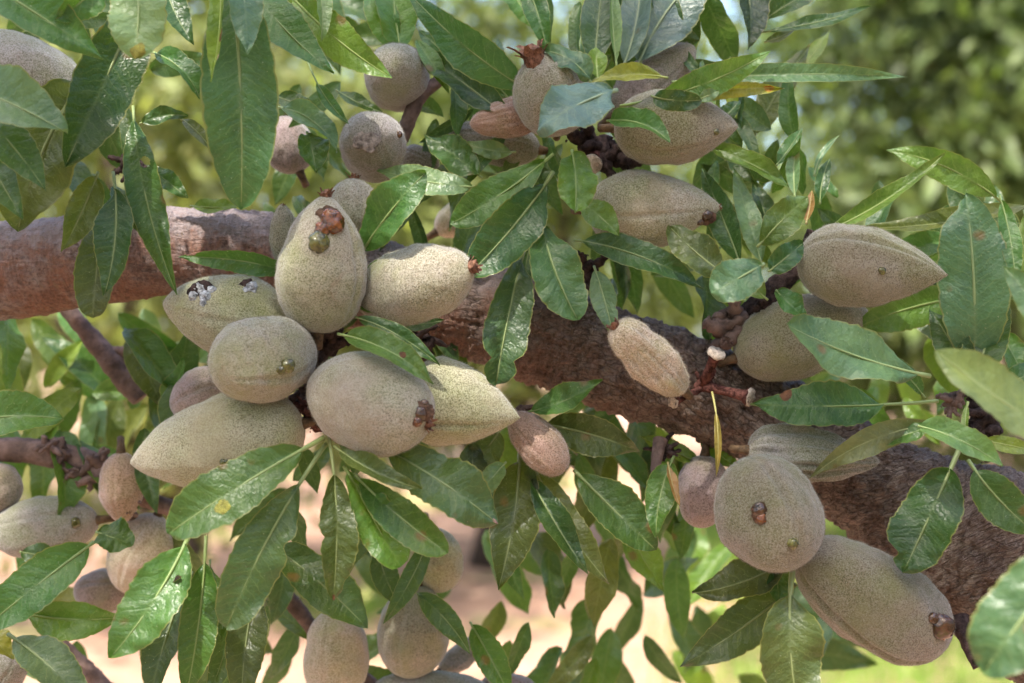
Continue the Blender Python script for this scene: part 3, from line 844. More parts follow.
Lf((620, 106), (770, 51), 36, (-14, -20), 'g', 'leaf with clear side veins stretching over the upper stacked almond', pet=.24, bend=-8, tilt=-10, fold=12)
Lf((672, 82), (908, 77), 24, (-4, -8), 'b', 'very long two-toned leaf pointing over the far trees', bend=5, tilt=15, pet=.1, fold=28)
Lf((622, 108), (784, 88), 21, (-12, -16), 'y', 'yellowing leaf with an orange stained end', pet=.35, bend=6, tilt=-20, spots=[(.86, 0, .8, 'orange'), (.99, 0, .5, 'rust')])
Lf((651, 96), (702, 100), 24, -24, 'd', 'small rolled dark leaf on top of the upper stacked almond', blunt=.7, tilt=-10)
Lf((607, 121), (670, 142), 28, (-16, -30), 'g', 'folded dark leaf with a pale rim draped over the upper stacked almond', bend=8, tilt=30, blunt=.3)
Lf((698, 100), (719, 91), 15, -22, 'b', 'tiny curled leaf beside the yellowing one')
Lf((718, 122), (740, 100), 19, -4, 'd', 'small dark leaf behind the tip of the upper stacked almond')
Lf((742, -38), (748, 50), 38, 12, (.03, .055, .05), 'dark leaf hanging against the pale sky gap')
Lf((762, 32), (872, 6), 14, 10, 'd', 'thin dark leaf pointing outward at the top of the sky gap', bend=-3)
Lf((760, 24), (836, -16), 28, 14, 'd', 'dark leaf along the top edge beside the sky gap')
Lf((764, 42), (796, 28), 11, 14, 'o', 'tiny brownish leaf in the sky gap')
Lf((752, 142), (810, 46), 34, 34, 'o', 'large soft pale leaf standing behind the very long two-toned leaf', tilt=10)
Lf((780, 92), (830, 30), 18, 50, 'l', 'blurred thin leaf by the far trees')
# cluster of small leaves at the right shoulder
Lf((795, 198), (797, 138), 17, -4, 'b', 'small pale upright leaf above the seamed almond', tilt=10)
Lf((776, 166), (802, 128), 18, 0, 'G', 'small dark leaf tip beside the pale upright one')
Lf((814, 176), (840, 135), 7, 0, 'b', 'thread-thin curled leaf in front of the far trees', bend=5)
Lf((820, 204), (830, 158), 17, -3, 'd', 'little dark oval leaf above the seamed almond')
Lf((757, 247), (807, 197), 37, -10, 'l', 'veined bright leaf standing behind the seamed almond', tilt=-12, peak=.5, blunt=.3)
Lf((768, 272), (803, 243), 30, -16, 'G', 'small shiny round leaf touching the rear of the seamed almond', blunt=.7, fold=25)
Lf((806, 224), (812, 190), 14, -6, 'p' if 'p' in PAL else 'r', 'small pinkish bud leaf at the rear of the seamed almond', fold=35)
Lf((776, 290), (804, 318), 27, -14, 'G', 'small dark leaf hanging below the rear of the seamed almond', blunt=.5)
Lf((768, 300), (735, 258), 26, -12, 'l', 'little fresh leaf between the round pale leaf and the seamed almond')
Lf((742, 268), (702, 168), 32, -3, 'G', 'dark leaf rising from the shoulder spur toward the stacked almonds', tilt=-15)
Lf((763, 268), (733, 168), 27, -5, 'b', 'blue-tinted narrow leaf rising from the shoulder spur', tilt=15)
Lf((706, 146), (794, 190), 24, 0, 'l', 'light green leaf slanting below the tip of the upper stacked almond', bend=4)
Lf((770, 240), (752, 180), 22, 6, 'd', 'shaded leaf at the back of the shoulder spur')
Lf((728, 277), (670, 227), 40, -20, 'o', 'olive oval leaf under the beak of the lower stacked almond', tilt=14, peak=.5, blunt=.3)
Lf((764, 264), (711, 294), 46, -30, (.10, .19, .10), 'round pale leaf, almost a disc, by the shoulder spur', blunt=.85, peak=.52, tilt=8, fold=6)
Lf((574, 240), (704, 289), 33, (-6, -12), 'G', 'long dark leaf lying below the lower stacked almond', bend=8, tilt=22)
Lf((690, 258), (748, 276), 22, -2, 'l', 'thin light leaf under the olive oval leaf', bend=-3)
Lf((1002, 202), (886, 150), 36, (-6, -4), 'l', 'bright toothed leaf arching in with its tip over the far trees', bend=-9, tilt=-10, fold=14)
Lf((820, 234), (945, 153), 24, (-8, -14), 'l', 'slim folded leaf rising behind the seamed almond', bend=-7, fold=40, tilt=20)
Lf((1040, 202), (857, 228), 24, 4, 'o', 'level olive leaf above the nose of the seamed almond', bend=7, fold=35)
Lf((960, 235), (868, 258), 30, 9, 'G', 'dark leaf below the level olive one')
Lf((974, 380), (966, 194), 74, (-8, -14), (.075, .175, .105), 'large pale grey-green upright leaf with a straight rib', bend=-4, tilt=-6, peak=.52, blunt=.15, fold=9, bites=[(.93, 1, .4)])
Lf((1000, 196), (1016, 292), 22, -16, 'g', 'narrow leaf hanging beside the large pale upright one')
Lf((1050, 340), (1003, 266), 34, -70, 'b', 'blurred close leaf at the edge beside the large pale upright one')
Lf((1024, 210), (1030, 300), 26, -10, 'l', 'yellow-green leaf at the edge behind the blurred close one')
Lf((962, 298), (852, 330), 46, 4, 'g', 'veined leaf behind and below the nose of the seamed almond', bend=-5, tilt=-14, fold=12)
Lf((930, 376), (786, 324), 54, (-22, -36), (.075, .145, .085), 'glossy leaf with a pale sheen in front of the plain brown almond', bend=6, tilt=30, peak=.58, pet=.08, fold=12)
Lf((938, 401), (750, 405), 48, (-8, -16), 'G', 'dark flat leaf with one brown spot lying above the withered husk', pet=.30, tilt=22, fold=10, bend=3, spots=[(.72, -.75, .36, 'rust')])
Lf((925, 398), (880, 352), 20, -4, 'd', 'small dark leaf rising from the right spur')
Lf((1090, 452), (936, 350), 56, (-90, -92), (.11, .18, .095), 'very close blurred leaf at the edge, bright below and pale above', tilt=30, bend=6, fold=20, peak=.5)
Lf((918, 426), (1003, 466), 32, (-36, -44), (.09, .19, .075), 'smooth light leaf with a nibbled edge in front of the right spur', bend=5, tilt=24, blunt=.4, pet=.02)
Lf((944, 424), (810, 478), 30, (-14, -18), (.17, .18, .10), 'dusty withering leaf lying along the branch beside the husk', bend=-12, tilt=-20, fold=14)
Lf((932, 424), (862, 440), 24, (-20, -16), 'g', 'short curled leaf with a brown torn end above the dusty leaf', bend=5, tilt=30, bites=[(.85, 1, .5)], spots=[(.92, .4, .6, 'rust')])
Lf((964, 438), (903, 573), 66, (-22, -34), 'd', 'dark pointed leaf hanging over the thick grey bark', tilt=12, pet=.25, peak=.52, blunt=.3, fold=10, bites=[(.86, -1, .6)])
Lf((968, 460), (1040, 536), 48, -28, 'd', 'dark leaf hanging over the bark at the edge', tilt=-12, pet=.12)
Lf((995, 386), (1060, 356), 28, 2, 'g', 'leaf pointing off the edge beneath the large pale upright one')
Lf((974, 392), (1008, 296), 46, -14, 'd', 'shaded leaf right behind the large pale upright one')
Lf((972, 385), (930, 310), 40, -10, 'd', 'second shaded leaf behind the large pale upright one, leaning inward')
Lf((1000, 330), (1040, 400), 36, 12, 'g', 'leaf at the edge below the blurred close one')
Lf((980, 440), (1040, 452), 18, -10, 'l', 'slim light leaf pointing off the edge over the bark')
Lf((1080, 548), (984, 672), 86, (-118, -118), (.06, .125, .07), 'very close out-of-focus leaf in the bottom corner', tilt=8, blunt=.5, peak=.5)
Lf((968, 402), (967, 446), 9, -30, 'l', 'thin green strip hanging from the right spur', fold=30)
# under the right fruit
Lf((788, 560), (692, 593), 44, (-10, -16), (.045, .062, .030), 'dull brown-green leaf under the large round scarred almond', bend=6, tilt=18, fold=18)
Lf((796, 584), (680, 667), 50, (-8, -14), (.035, .062, .026), 'veined dark leaf below the dull brown-green one', bend=4, tilt=-12, fold=10)
Lf((793, 566), (801, 722), 68, (-28, -36), (.055, .082, .040), 'veined hanging leaf cut by the bottom edge under the long brown almond', tilt=6, pet=.18, peak=.45, fold=12)
Lf((776, 564), (778, 608), 26, -12, 'G', 'small leaf behind the stalk of the veined hanging one')
# over and under the bare branch
Lf((98, 172), (61, 252), 38, (-18, -24), 'o', 'olive leaf with a twisted shiny base, first of the tuft over the red bark', tilt=-10)
Lf((113, 172), (104, 296), 42, (-20, -30), 'd', 'glossiest dark leaf of the tuft over the red bark', tilt=14, fold=20, pet=.15)
Lf((106, 208), (93, 318), 48, -10, (.06, .085, .045), 'dull leaf beneath the glossy one, reaching below the red bark', peak=.6)
Lf((114, 182), (138, 233), 24, -18, 'd', 'short shiny leaf of the tuft, pointing down the red bark')
Lf((148, 166), (188, 198), 24, -10, 'd', 'small shiny leaf just above the red bark beside the strap leaf')
Lf((190, 206), (240, 206), 16, 8, 'l', 'thin bright leaf along the top of the red bark')
Lf((298, 274), (178, 257), 27, (-14, -22), 'g', 'slim leaf with a yellow rim laid across the red bark', bend=-5, tilt=-22, bites=[(.86, -1, .3)], spots=[(.88, -.8, .4, 'pinkdry')])
Lf((364, 268), (400, 281), 28, -24, 'g', 'small leaf with a brown-edged nick between two plump almonds', tilt=15, bites=[(.7, -1, .4)], spots=[(.72, -.7, .28, 'rust')])
Lf((352, 304), (392, 313), 14, -22, 'd', 'little dark leaf below the nicked one')
Lf((382, 318), (444, 320), 20, -6, 'd', 'dark leaf under the plump almond with the dried tip', bend=-5)
Lf((338, 334), (434, 384), 34, (-34, -48), (.062, .135, .034), 'fresh leaf with one rusty hole, lying on the big blunt almond', bend=8, tilt=20, spots=[(.60, .25, .22, 'rust')])
Lf((352, 316), (440, 366), 22, -28, 'd', 'dark leaf folded behind the rusty-hole leaf', bend=6)
Lf((362, 252), (426, 172), 50, (-22, -34), 'G', 'broad shiny leaf leaning over the plump almond beside the upright one', tilt=16, bend=3, pet=.02, peak=.5)
Lf((478, 187), (374, 168), 30, -2, 'b', 'level pale leaf behind the broad shiny one', bend=4, tilt=25)
Lf((553, 154), (450, 224), 42, (-10, -18), 'g', 'upper of two big oval leaves fanning out from the dark spur', tilt=14, bend=4, peak=.55, pet=.1)
Lf((553, 172), (466, 277), 58, (-12, -26), 'G', 'lower and wider of two big oval leaves fanning out from the dark spur', tilt=-12, bend=4, peak=.52, pet=.1)
Lf((572, 150), (575, 213), 44, (-22, -30), 'g', 'rounded oval leaf hanging in front of the dark spur', blunt=.6, peak=.5, tilt=8)
Lf((580, 202), (619, 236), 32, (-14, -20), 'l', 'short light leaf at the stalk end of the lower stacked almond', tilt=14)
Lf((540, 218), (578, 320), 54, (-14, -26), (.055, .125, .045), 'broad leaf hanging over the branch below the dark spur', tilt=14, bend=-4, peak=.55)
Lf((594, 266), (614, 337), 28, -10, 'b', 'narrow leaf with a chewed edge touching the tan dried almond', bites=[(.6, 1, .3)])
Lf((524, 250), (496, 385), 54, (-6, -20), (.05, .11, .05), 'leaf with a wavy bitten side hanging across the branch', tilt=-14, peak=.6, bites=[(.8, -1, .55), (.8, 1, .4)])
Lf((532, 240), (520, 296), 26, 0, 'd', 'shaded leaf between the two broad leaves hanging over the branch')
Lf((548, 238), (560, 312), 24, 2, 'd', 'dim leaf behind the broad leaf hanging over the branch')
# beneath the branch, middle
Lf((528, 412), (603, 380), 32, (-4, -10), 'g', 'folded glossy leaf under the branch beside the pinkish dry almond', tilt=24, fold=28, bend=-4)
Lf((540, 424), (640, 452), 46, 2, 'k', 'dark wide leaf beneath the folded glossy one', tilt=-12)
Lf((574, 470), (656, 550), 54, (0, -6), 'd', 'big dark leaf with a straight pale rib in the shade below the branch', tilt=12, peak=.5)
Lf((674, 456), (656, 538), 34, -4, 'g', 'half-browned leaf hanging under the tan dried almond', tilt=5)
Lf((668, 462), (680, 506), 11, -10, 'r', 'rust-red dry leaf folded against the half-browned leaf')
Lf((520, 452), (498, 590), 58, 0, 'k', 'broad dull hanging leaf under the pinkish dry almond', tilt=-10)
Lf((534, 466), (610, 584), 40, 2, 'o', 'long olive leaf hanging below the pinkish dry almond', tilt=12)
Lf((528, 474), (588, 574), 36, -4, 'd', 'dark shiny-tipped leaf lying over the long olive one')
Lf((712, 392), (716, 478), 12, (-8, -18), (.30, .22, .07), 'curled yellow-brown dead leaf dangling from the red spur', fold=50, bend=4, pet=.25)
Lf((700, 462), (640, 436), 22, 18, 'l', 'sunny leaf tip showing under the branch near the dead leaf')
Lf((700, 430), (740, 470), 26, 20, 'g', 'leaf in the gap beneath the branch behind the dead leaf')
Lf((624, 520), (664, 592), 36, 40, 's', 'bright sunny leaf hanging in the gap over the pink soil', tilt=20)
# the fan of leaves below the cluster
Lf((324, 438), (168, 534), 60, (-36, -50), (.055, .12, .030), 'large fan leaf with a yellow patch and a torn square end', tilt=16, bend=-3, pet=.14, peak=.56, blunt=.2, fold=14, spots=[(.62, .35, .26, 'yellowed')])
Lf((326, 444), (226, 629), 58, (-34, -48), (.065, .13, .055), 'long bitten fan leaf with a blistered pale tip', tilt=-14, pet=.24, peak=.58, fold=8, bend=-6, bites=[(.38, 1, .4)])
Lf((329, 436), (333, 600), 46, (-34, -44), 'o', 'olive fan leaf hanging straight down with a notched side', tilt=6, pet=.25, peak=.5, bites=[(.5, -1, .35), (.86, 1, .2)], spots=[(1.0, 0, .3, 'rust')])
Lf((344, 466), (400, 567), 46, (-34, -40), 'g', 'fan leaf with crinkled wavy edges and a blunt end', tilt=10, wave=1.8, peak=.62, blunt=.2)
Lf((334, 446), (422, 489), 27, (-38, -50), 'o', 'slim folded fan leaf pointing sideways under the big blunt almond', fold=35, bend=-5, tilt=18)
Lf((354, 474), (448, 553), 48, (-34, -44), (.06, .13, .03), 'fan leaf split into a bright and a dark half', tilt=-8, fold=30, peak=.58)
Lf((382, 448), (498, 524), 60, (-32, -42), (.065, .12, .05), 'broad fan leaf with a pink withered tip', tilt=14, peak=.52, fold=10, bend=4, spots=[(1.0, 0, .26, 'pinkdry')])
Lf((506, 462), (474, 500), 25, -8, 'b', 'small pale leaf beside the broad fan leaf')
Lf((266, 542), (368, 629), 50, -18, 'd', 'dark broad leaf under the fan, above the pale tan almond', tilt=12, bend=4, peak=.5)
Lf((188, 538), (110, 658), 60, (-34, -46), 'G', 'glossy dark leaf with a small round hole below the fan', tilt=14, holes=[(.26, .42, .17)], peak=.48, fold=10)
Lf((206, 536), (184, 706), 42, (-30, -36), 'g', 'long plain leaf hanging next to the glossy holed one', tilt=-8, pet=.16)
Lf((192, 572), (150, 704), 44, -24, (.04, .075, .05), 'dim bluish leaf behind the glossy holed one', tilt=18)
Lf((210, 560), (222, 640), 30, -18, 'd', 'shaded leaf between the long plain leaf and the bitten fan leaf')
Lf((258, 584), (242, 712), 46, -14, 'k', 'dull leaf hanging to the bottom edge under the bitten fan leaf')
Lf((232, 610), (206, 700), 30, -4, 'd', 'dark leaf cut by the bottom edge under the fan')
Lf((94, 542), (-30, 640), 54, (-2, -12), 'G', 'long dark leaf slanting to the edge below the grey rear almond', tilt=12, pet=.04)
Lf((18, 612), (124, 617), 46, -2, 'g', 'level green leaf below the long slanting one', tilt=-14)
Lf((96, 532), (133, 546), 36, -2, 'd', 'small dark oval leaf in front of the tan rear almond', blunt=.5)
Lf((-60, 428), (64, 419), 52, -22, 'G', 'dark leaf entering from the edge beneath the red bark', tilt=16, peak=.5)
Lf((8, 634), (92, 712), 48, -10, (.06, .105, .065), 'bluish leaf in the bottom corner', tilt=14)
Lf((-14, 622), (14, 660), 24, -4, 'y', 'olive-yellow leaf scrap in the bottom corner')
Lf((20, 552), (62, 560), 26, 22, 'd', 'dark leaf behind the long slanting one')
Lf((430, 534), (383, 624), 24, 4, 'd', 'narrow dark leaf crossing the brown hanging almond', bend=4)
Lf((412, 590), (470, 654), 28, 6, 'd', 'dark leaf beside the brown hanging almond, over the pink soil', bend=5)
Lf((470, 622), (512, 700), 36, 22, 'g', 'soft green leaf at the bottom edge over the pink soil')
Lf((378, 548), (400, 606), 30, 14, 'd', 'shaded leaf above the brown hanging almond')
Lf((330, 560), (300, 600), 26, 6, 'k', 'dim leaf behind the olive fan leaf')
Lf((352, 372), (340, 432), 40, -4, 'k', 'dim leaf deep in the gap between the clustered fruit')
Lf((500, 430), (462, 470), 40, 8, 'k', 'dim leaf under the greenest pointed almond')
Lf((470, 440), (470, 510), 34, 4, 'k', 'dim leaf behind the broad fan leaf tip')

# ------------------------------------------------------------------ softer leaves behind (all alike in the photograph)
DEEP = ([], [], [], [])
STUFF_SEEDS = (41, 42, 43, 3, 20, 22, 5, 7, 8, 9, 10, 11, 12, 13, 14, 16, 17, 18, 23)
def scatter(n, box, dr, cols, sizes, seed, label, hang=0.5, avoid=(), wid=(.3, .42)):
    rn = random.Random(seed)
    k = 0
    while k < n:
        x, y = rn.uniform(box[0], box[2]), rn.uniform(box[1], box[3])
        if any(a0 < x < a2 and a1 < y < a3 for (a0, a1, a2, a3) in avoid):
            continue
        L = rn.uniform(*sizes); ang = rn.uniform(0, 2 * math.pi)
        if rn.random() < hang: ang = math.pi / 2 + rn.uniform(-.7, .7)
        d = rn.uniform(*dr)
        dx, dy = math.cos(ang) * L / 2, math.sin(ang) * L / 2
        leaf((round(x - dx), round(y - dy)), (round(x + dx), round(y + dy)), L * rn.uniform(*wid), (d, d + rn.uniform(-14, 14)), rn.choice(cols), label,
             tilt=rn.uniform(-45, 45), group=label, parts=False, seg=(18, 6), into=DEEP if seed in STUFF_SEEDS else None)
        k += 1
WIN = [(425, 520, 470, 683), (560, 585, 660, 683), (500, 600, 540, 660), (690, 560, 1030, 690)]
scatter(34, (-20, 320, 190, 480), (36, 130), 'gglbGo', (60, 105), 1, 'blurred leaf below the red bark, among the rear twigs')
scatter(16, (-10, 555, 250, 690), (40, 120), 'gdoG', (60, 100), 2, 'blurred leaf near the bottom corner behind the rear almonds')
scatter(10, (250, 540, 430, 690), (40, 110), 'gdG', (55, 90), 3, 'blurred leaf behind the tan and brown hanging almonds', avoid=WIN)
scatter(26, (490, 440, 700, 640), (30, 120), 'godlG', (60, 105), 4, 'blurred leaf in the shade under the middle of the branch', hang=.8, avoid=WIN)
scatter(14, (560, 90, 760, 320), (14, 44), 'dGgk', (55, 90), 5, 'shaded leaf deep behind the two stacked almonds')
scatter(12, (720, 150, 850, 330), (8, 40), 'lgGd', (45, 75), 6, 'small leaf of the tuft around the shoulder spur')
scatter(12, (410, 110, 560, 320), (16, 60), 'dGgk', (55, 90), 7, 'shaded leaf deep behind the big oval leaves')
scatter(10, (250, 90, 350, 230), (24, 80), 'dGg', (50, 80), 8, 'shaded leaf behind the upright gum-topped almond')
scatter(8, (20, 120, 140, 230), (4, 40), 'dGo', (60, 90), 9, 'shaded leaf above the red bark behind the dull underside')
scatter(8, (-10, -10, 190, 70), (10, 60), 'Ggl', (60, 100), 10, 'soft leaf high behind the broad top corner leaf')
scatter(8, (300, -10, 470, 60), (40, 110), 'Ggl', (60, 100), 11, 'soft leaf at the top behind the serrated leaf')
scatter(10, (540, -10, 720, 70), (16, 60), 'GbBd', (70, 110), 12, 'soft leaf at the top behind the grey-blue upright leaves')
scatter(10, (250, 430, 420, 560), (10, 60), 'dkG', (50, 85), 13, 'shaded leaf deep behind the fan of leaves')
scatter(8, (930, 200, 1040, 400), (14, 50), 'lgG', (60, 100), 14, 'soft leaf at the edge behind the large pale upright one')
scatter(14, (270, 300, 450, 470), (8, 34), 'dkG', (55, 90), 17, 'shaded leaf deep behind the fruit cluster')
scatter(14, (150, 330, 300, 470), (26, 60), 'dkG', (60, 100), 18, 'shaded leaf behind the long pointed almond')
scatter(13, (480, 560, 610, 690), (40, 130), 'gGogb', (60, 100), 19, 'blurred leaf hanging low over the pink soil', hang=.9)
scatter(9, (600, 520, 700, 690), (90, 180), 'gols', (50, 80), 20, 'blurred leaf low beside the veined dark leaves', hang=.8)
scatter(9, (690, 520, 790, 690), (130, 260), 'lsgs', (60, 100), 21, 'bright blurred leaf low under the large round scarred almond')
scatter(7, (810, 600, 900, 700), (90, 200), 'ssl', (80, 130), 22, 'bright blurred leaf below the long brown almond', hang=.3)
scatter(12, (620, 240, 800, 380), (30, 80), 'dkGg', (60, 90), 23, 'shaded leaf behind the branch near the tan dried almond')
scatter(8, (430, 50, 560, 190), (6, 30), 'gGGd', (55, 85), 31, 'narrow leaf tucked around the flower-crowned almond', wid=(.22, .32))
scatter(8, (700, 80, 800, 250), (6, 30), 'gGll', (50, 80), 32, 'narrow leaf tucked behind the tips of the stacked almonds', wid=(.22, .32))
scatter(7, (560, 10, 720, 80), (14, 40), 'gGbb', (60, 100), 33, 'narrow leaf rising behind the grey-blue upright leaves', wid=(.2, .3))
scatter(6, (860, 190, 1020, 300), (8, 36), 'glG', (60, 90), 34, 'narrow leaf around the large pale upright one', wid=(.2, .3))
scatter(14, (560, 60, 800, 260), (8, 34), 'gGl', (50, 85), 41, 'deep', wid=(.22, .34))
scatter(12, (400, 60, 560, 260), (12, 40), 'gGl', (50, 85), 42, 'deep', wid=(.22, .34))
scatter(10, (840, 200, 1020, 320), (12, 40), 'gGl', (55, 90), 43, 'deep', wid=(.22, .34))
scatter(12, (815, 365, 955, 430), (34, 120), 'lslg', (55, 90), 15, 'sunny blurred leaf in the gap above the dark flat leaf')
scatter(8, (540, 380, 700, 470), (50, 140), 'lsgl', (60, 90), 16, 'sunny blurred leaf in the gap under the bare branch')

me = mesh_from('rear_foliage', DEEP[0], DEEP[1])
leaf_uvs(me, DEEP[2], DEEP[3])
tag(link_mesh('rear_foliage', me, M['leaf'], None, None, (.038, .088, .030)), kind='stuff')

# rear twigs
def twig(pxs, label, nl=70):
    loc = P(pxs[0][0], pxs[0][1], pxs[0][3])
    o = limb('twig', pxs, M['twig'], None, loc, nl, 20, .5)
    tag(o, label, 'twig', 'twigs behind the branch')
    return o, loc
tw, tl = twig([(-40, 448, 12, 44), (20, 450, 12, 42), (62, 456, 14, 42), (100, 468, 13, 40), (150, 500, 9, 40), (200, 515, 7, 40)], 'red-brown knobbly twig carrying the grey and mauve almonds')
for i, (x, y, r_) in enumerate([(58, 446, 22), (98, 468, 26), (128, 492, 20), (70, 474, 14)]):
    knot(x, y, 36, r_, 7, 'twig', [], 40 + i, parent=tw, BL=tl)
twig([(60, 300, 8, 62), (85, 330, 9, 60), (110, 360, 11, 58), (128, 382, 13, 58), (142, 398, 10, 58)], 'thick grey twig under the red bark, forking at its end')
twig([(96, 352, 6, 58), (135, 353, 6, 60), (160, 356, 5, 62), (186, 386, 4, 62)], 'thin side twig running level from the thick grey twig')
twig([(40, 622, 7, 52), (70, 655, 9, 50), (110, 694, 10, 50)], 'reddish twig in the bottom corner')
twig([(262, 582, 8, 44), (292, 602, 8, 42), (330, 650, 7, 46), (380, 690, 6, 50)], 'brown twig above the pale tan almond')
twig([(120, 500, 5, 44), (140, 530, 5, 44), (150, 560, 4, 46)], 'short twig holding the tan rear almond')

# ------------------------------------------------------------------ ground
def ground_material():
    t = NT('dry_soil')
    geo = t.n('ShaderNodeTexCoord')
    o = geo.outputs['Object']
    a = t.noise(o, 0.55, 4, 0.6)
    b = t.noise(o, 4.0, 6, 0.7)
    c = t.mix(t.step(b, 0.3, 0.7), (0.29, 0.16, 0.11), (0.48, 0.31, 0.23))
    c = t.mix(t.math('MULTIPLY', t.step(t.noise(o, 14.0, 4), .5, .7), .5), c, (0.26, 0.16, 0.10))
    g = t.step(t.math('ADD', a, t.math('MULTIPLY', b, 0.2)), 0.64, 0.72)
    c = t.mix(t.math('MULTIPLY', g, .6), c, (0.16, 0.22, 0.05))
    return t.done(t.bsdf(c, 0.95, 0.1, t.bump(b, 0.6, 0.03)))
vs, fs = [], []
n = 80
for i in range(n + 1):
    for j in range(n + 1):
        x = (i / n * 2 - 1); y = (j / n * 2 - 1)
        x = 420 * x * abs(x) ** 2; y = 420 * y * abs(y) ** 2 + 4
        r = math.hypot(x, y)
        vs.append((x, y, 0.05 * noise.noise(Vector((x * .5, y * .5, 0))) + 0.012 * noise.noise(Vector((x * 2.1, y * 2.1, 4)))))
for i in range(n):
    for j in range(n):
        a = i * (n + 1) + j
        fs.append((a, a + n + 1, a + n + 2, a + 1))
g_ = link_mesh('ground', mesh_from('ground', vs, fs), ground_material()); tag(g_, kind='structure')

def blades(name, n, seed, zone, hh, col, kind='stuff', trans=.4):
    """thin blades or leaves filling a zone, one mesh of real small faces"""
    r = np.random.default_rng(seed)
    t = NT(name + '_green')
    info = t.n('ShaderNodeObjectInfo'); geo = t.n('ShaderNodeTexCoord')
    nn = t.noise(geo.outputs['Object'], 1.6, 4, .65)
    n3 = t.noise(geo.outputs['Object'], 14, 2, .6)
    c = t.mix(t.step(nn, .38, .62), tuple(x * .5 for x in col), tuple(x * 1.4 for x in col))
    c = t.mix(t.math('MULTIPLY', t.step(n3, .52, .60), .7), c, (col[0] * 2.0, col[1] * 1.7, col[2] * 2.2))
    sh = t.bsdf(c, .5, .4)
    tr = t.n('ShaderNodeBsdfTranslucent'); t.l(t.mix(1, c, (1.6, 1.7, .8), 'MULTIPLY'), tr.inputs['Color'])
    mx = t.n('ShaderNodeMixShader'); mx.inputs[0].default_value = trans
    t.l(sh, mx.inputs[1]); t.l(tr.outputs[0], mx.inputs[2])
    mat = t.done(mx.outputs[0])
    return r, mat

def leafcloud(pts, nrm, size, r):
    """arrays -> verts, faces of small pointed leaves (two triangles each, folded)"""
    n = len(pts)
    ax = r.normal(0, 1, (n, 3)); ax[:, 2] -= .5
    ax /= np.linalg.norm(ax, axis=1)[:, None]
    sd = np.cross(ax, nrm + r.normal(0, .5, (n, 3)))
    sd /= np.maximum(np.linalg.norm(sd, axis=1), 1e-6)[:, None]
    up = np.cross(sd, ax)
    L = size * r.uniform(.6, 1.3, (n, 1)); W = L * .19
    a = pts; b = pts + ax * L
    m = pts + ax * L * .45
    l1 = m + sd * W + up * W * .4; l2 = m - sd * W + up * W * .4
    V = np.stack([a, l1, b, l2], 1).reshape(-1, 3)
    i = np.arange(n)[:, None] * 4
    F = np.concatenate([i + [0, 1, 2], i + [0, 2, 3]], 0)
    return V, F

def np_mesh(name, V, F):
    me = bpy.data.meshes.new(name)
    me.vertices.add(len(V)); me.vertices.foreach_set('co', V.astype(np.float32).ravel())
    k = F.shape[1]
    me.loops.add(F.size); me.loops.foreach_set('vertex_index', F.astype(np.int32).ravel())
    me.polygons.add(len(F)); me.polygons.foreach_set('loop_start', np.arange(0, F.size, k, dtype=np.int32))
    me.polygons.foreach_set('loop_total', np.full(len(F), k, dtype=np.int32))
    me.update(calc_edges=True); me.validate()
    return me

# grass in patches on the soil
r, gm = blades('grass', 0, 3, None, 0, (.16, .26, .045))
cs = [(x, y) for x, y in zip(r.uniform(-5, 6, 2600), r.uniform(1.4, 14, 2600)) if noise.noise(Vector((x * .5, y * .5, 2))) + .45 * noise.noise(Vector((x * 1.7, y * 1.7, 5))) + (.45 if .13 * y < x < .40 * y else -.5) > .06]
pts = []
for (x, y) in cs:
    k = 60
    pts.append(np.stack([x + r.normal(0, .14, k), y + r.normal(0, .14, k), np.zeros(k)], 1))
pts = np.concatenate(pts)
n = len(pts)
h = r.uniform(.06, .2, (n, 1)); lean = r.normal(0, .35, (n, 3)); lean[:, 2] = 1
top = pts + lean * h
sd = r.normal(0, 1, (n, 3)); sd[:, 2] = 0; sd /= np.linalg.norm(sd, axis=1)[:, None]
V = np.stack([pts - sd * .005, pts + sd * .005, top], 1).reshape(-1, 3)
go = link_mesh('grass', np_mesh('grass', V, np.arange(n * 3).reshape(-1, 3)), gm); tag(go, kind='stuff')

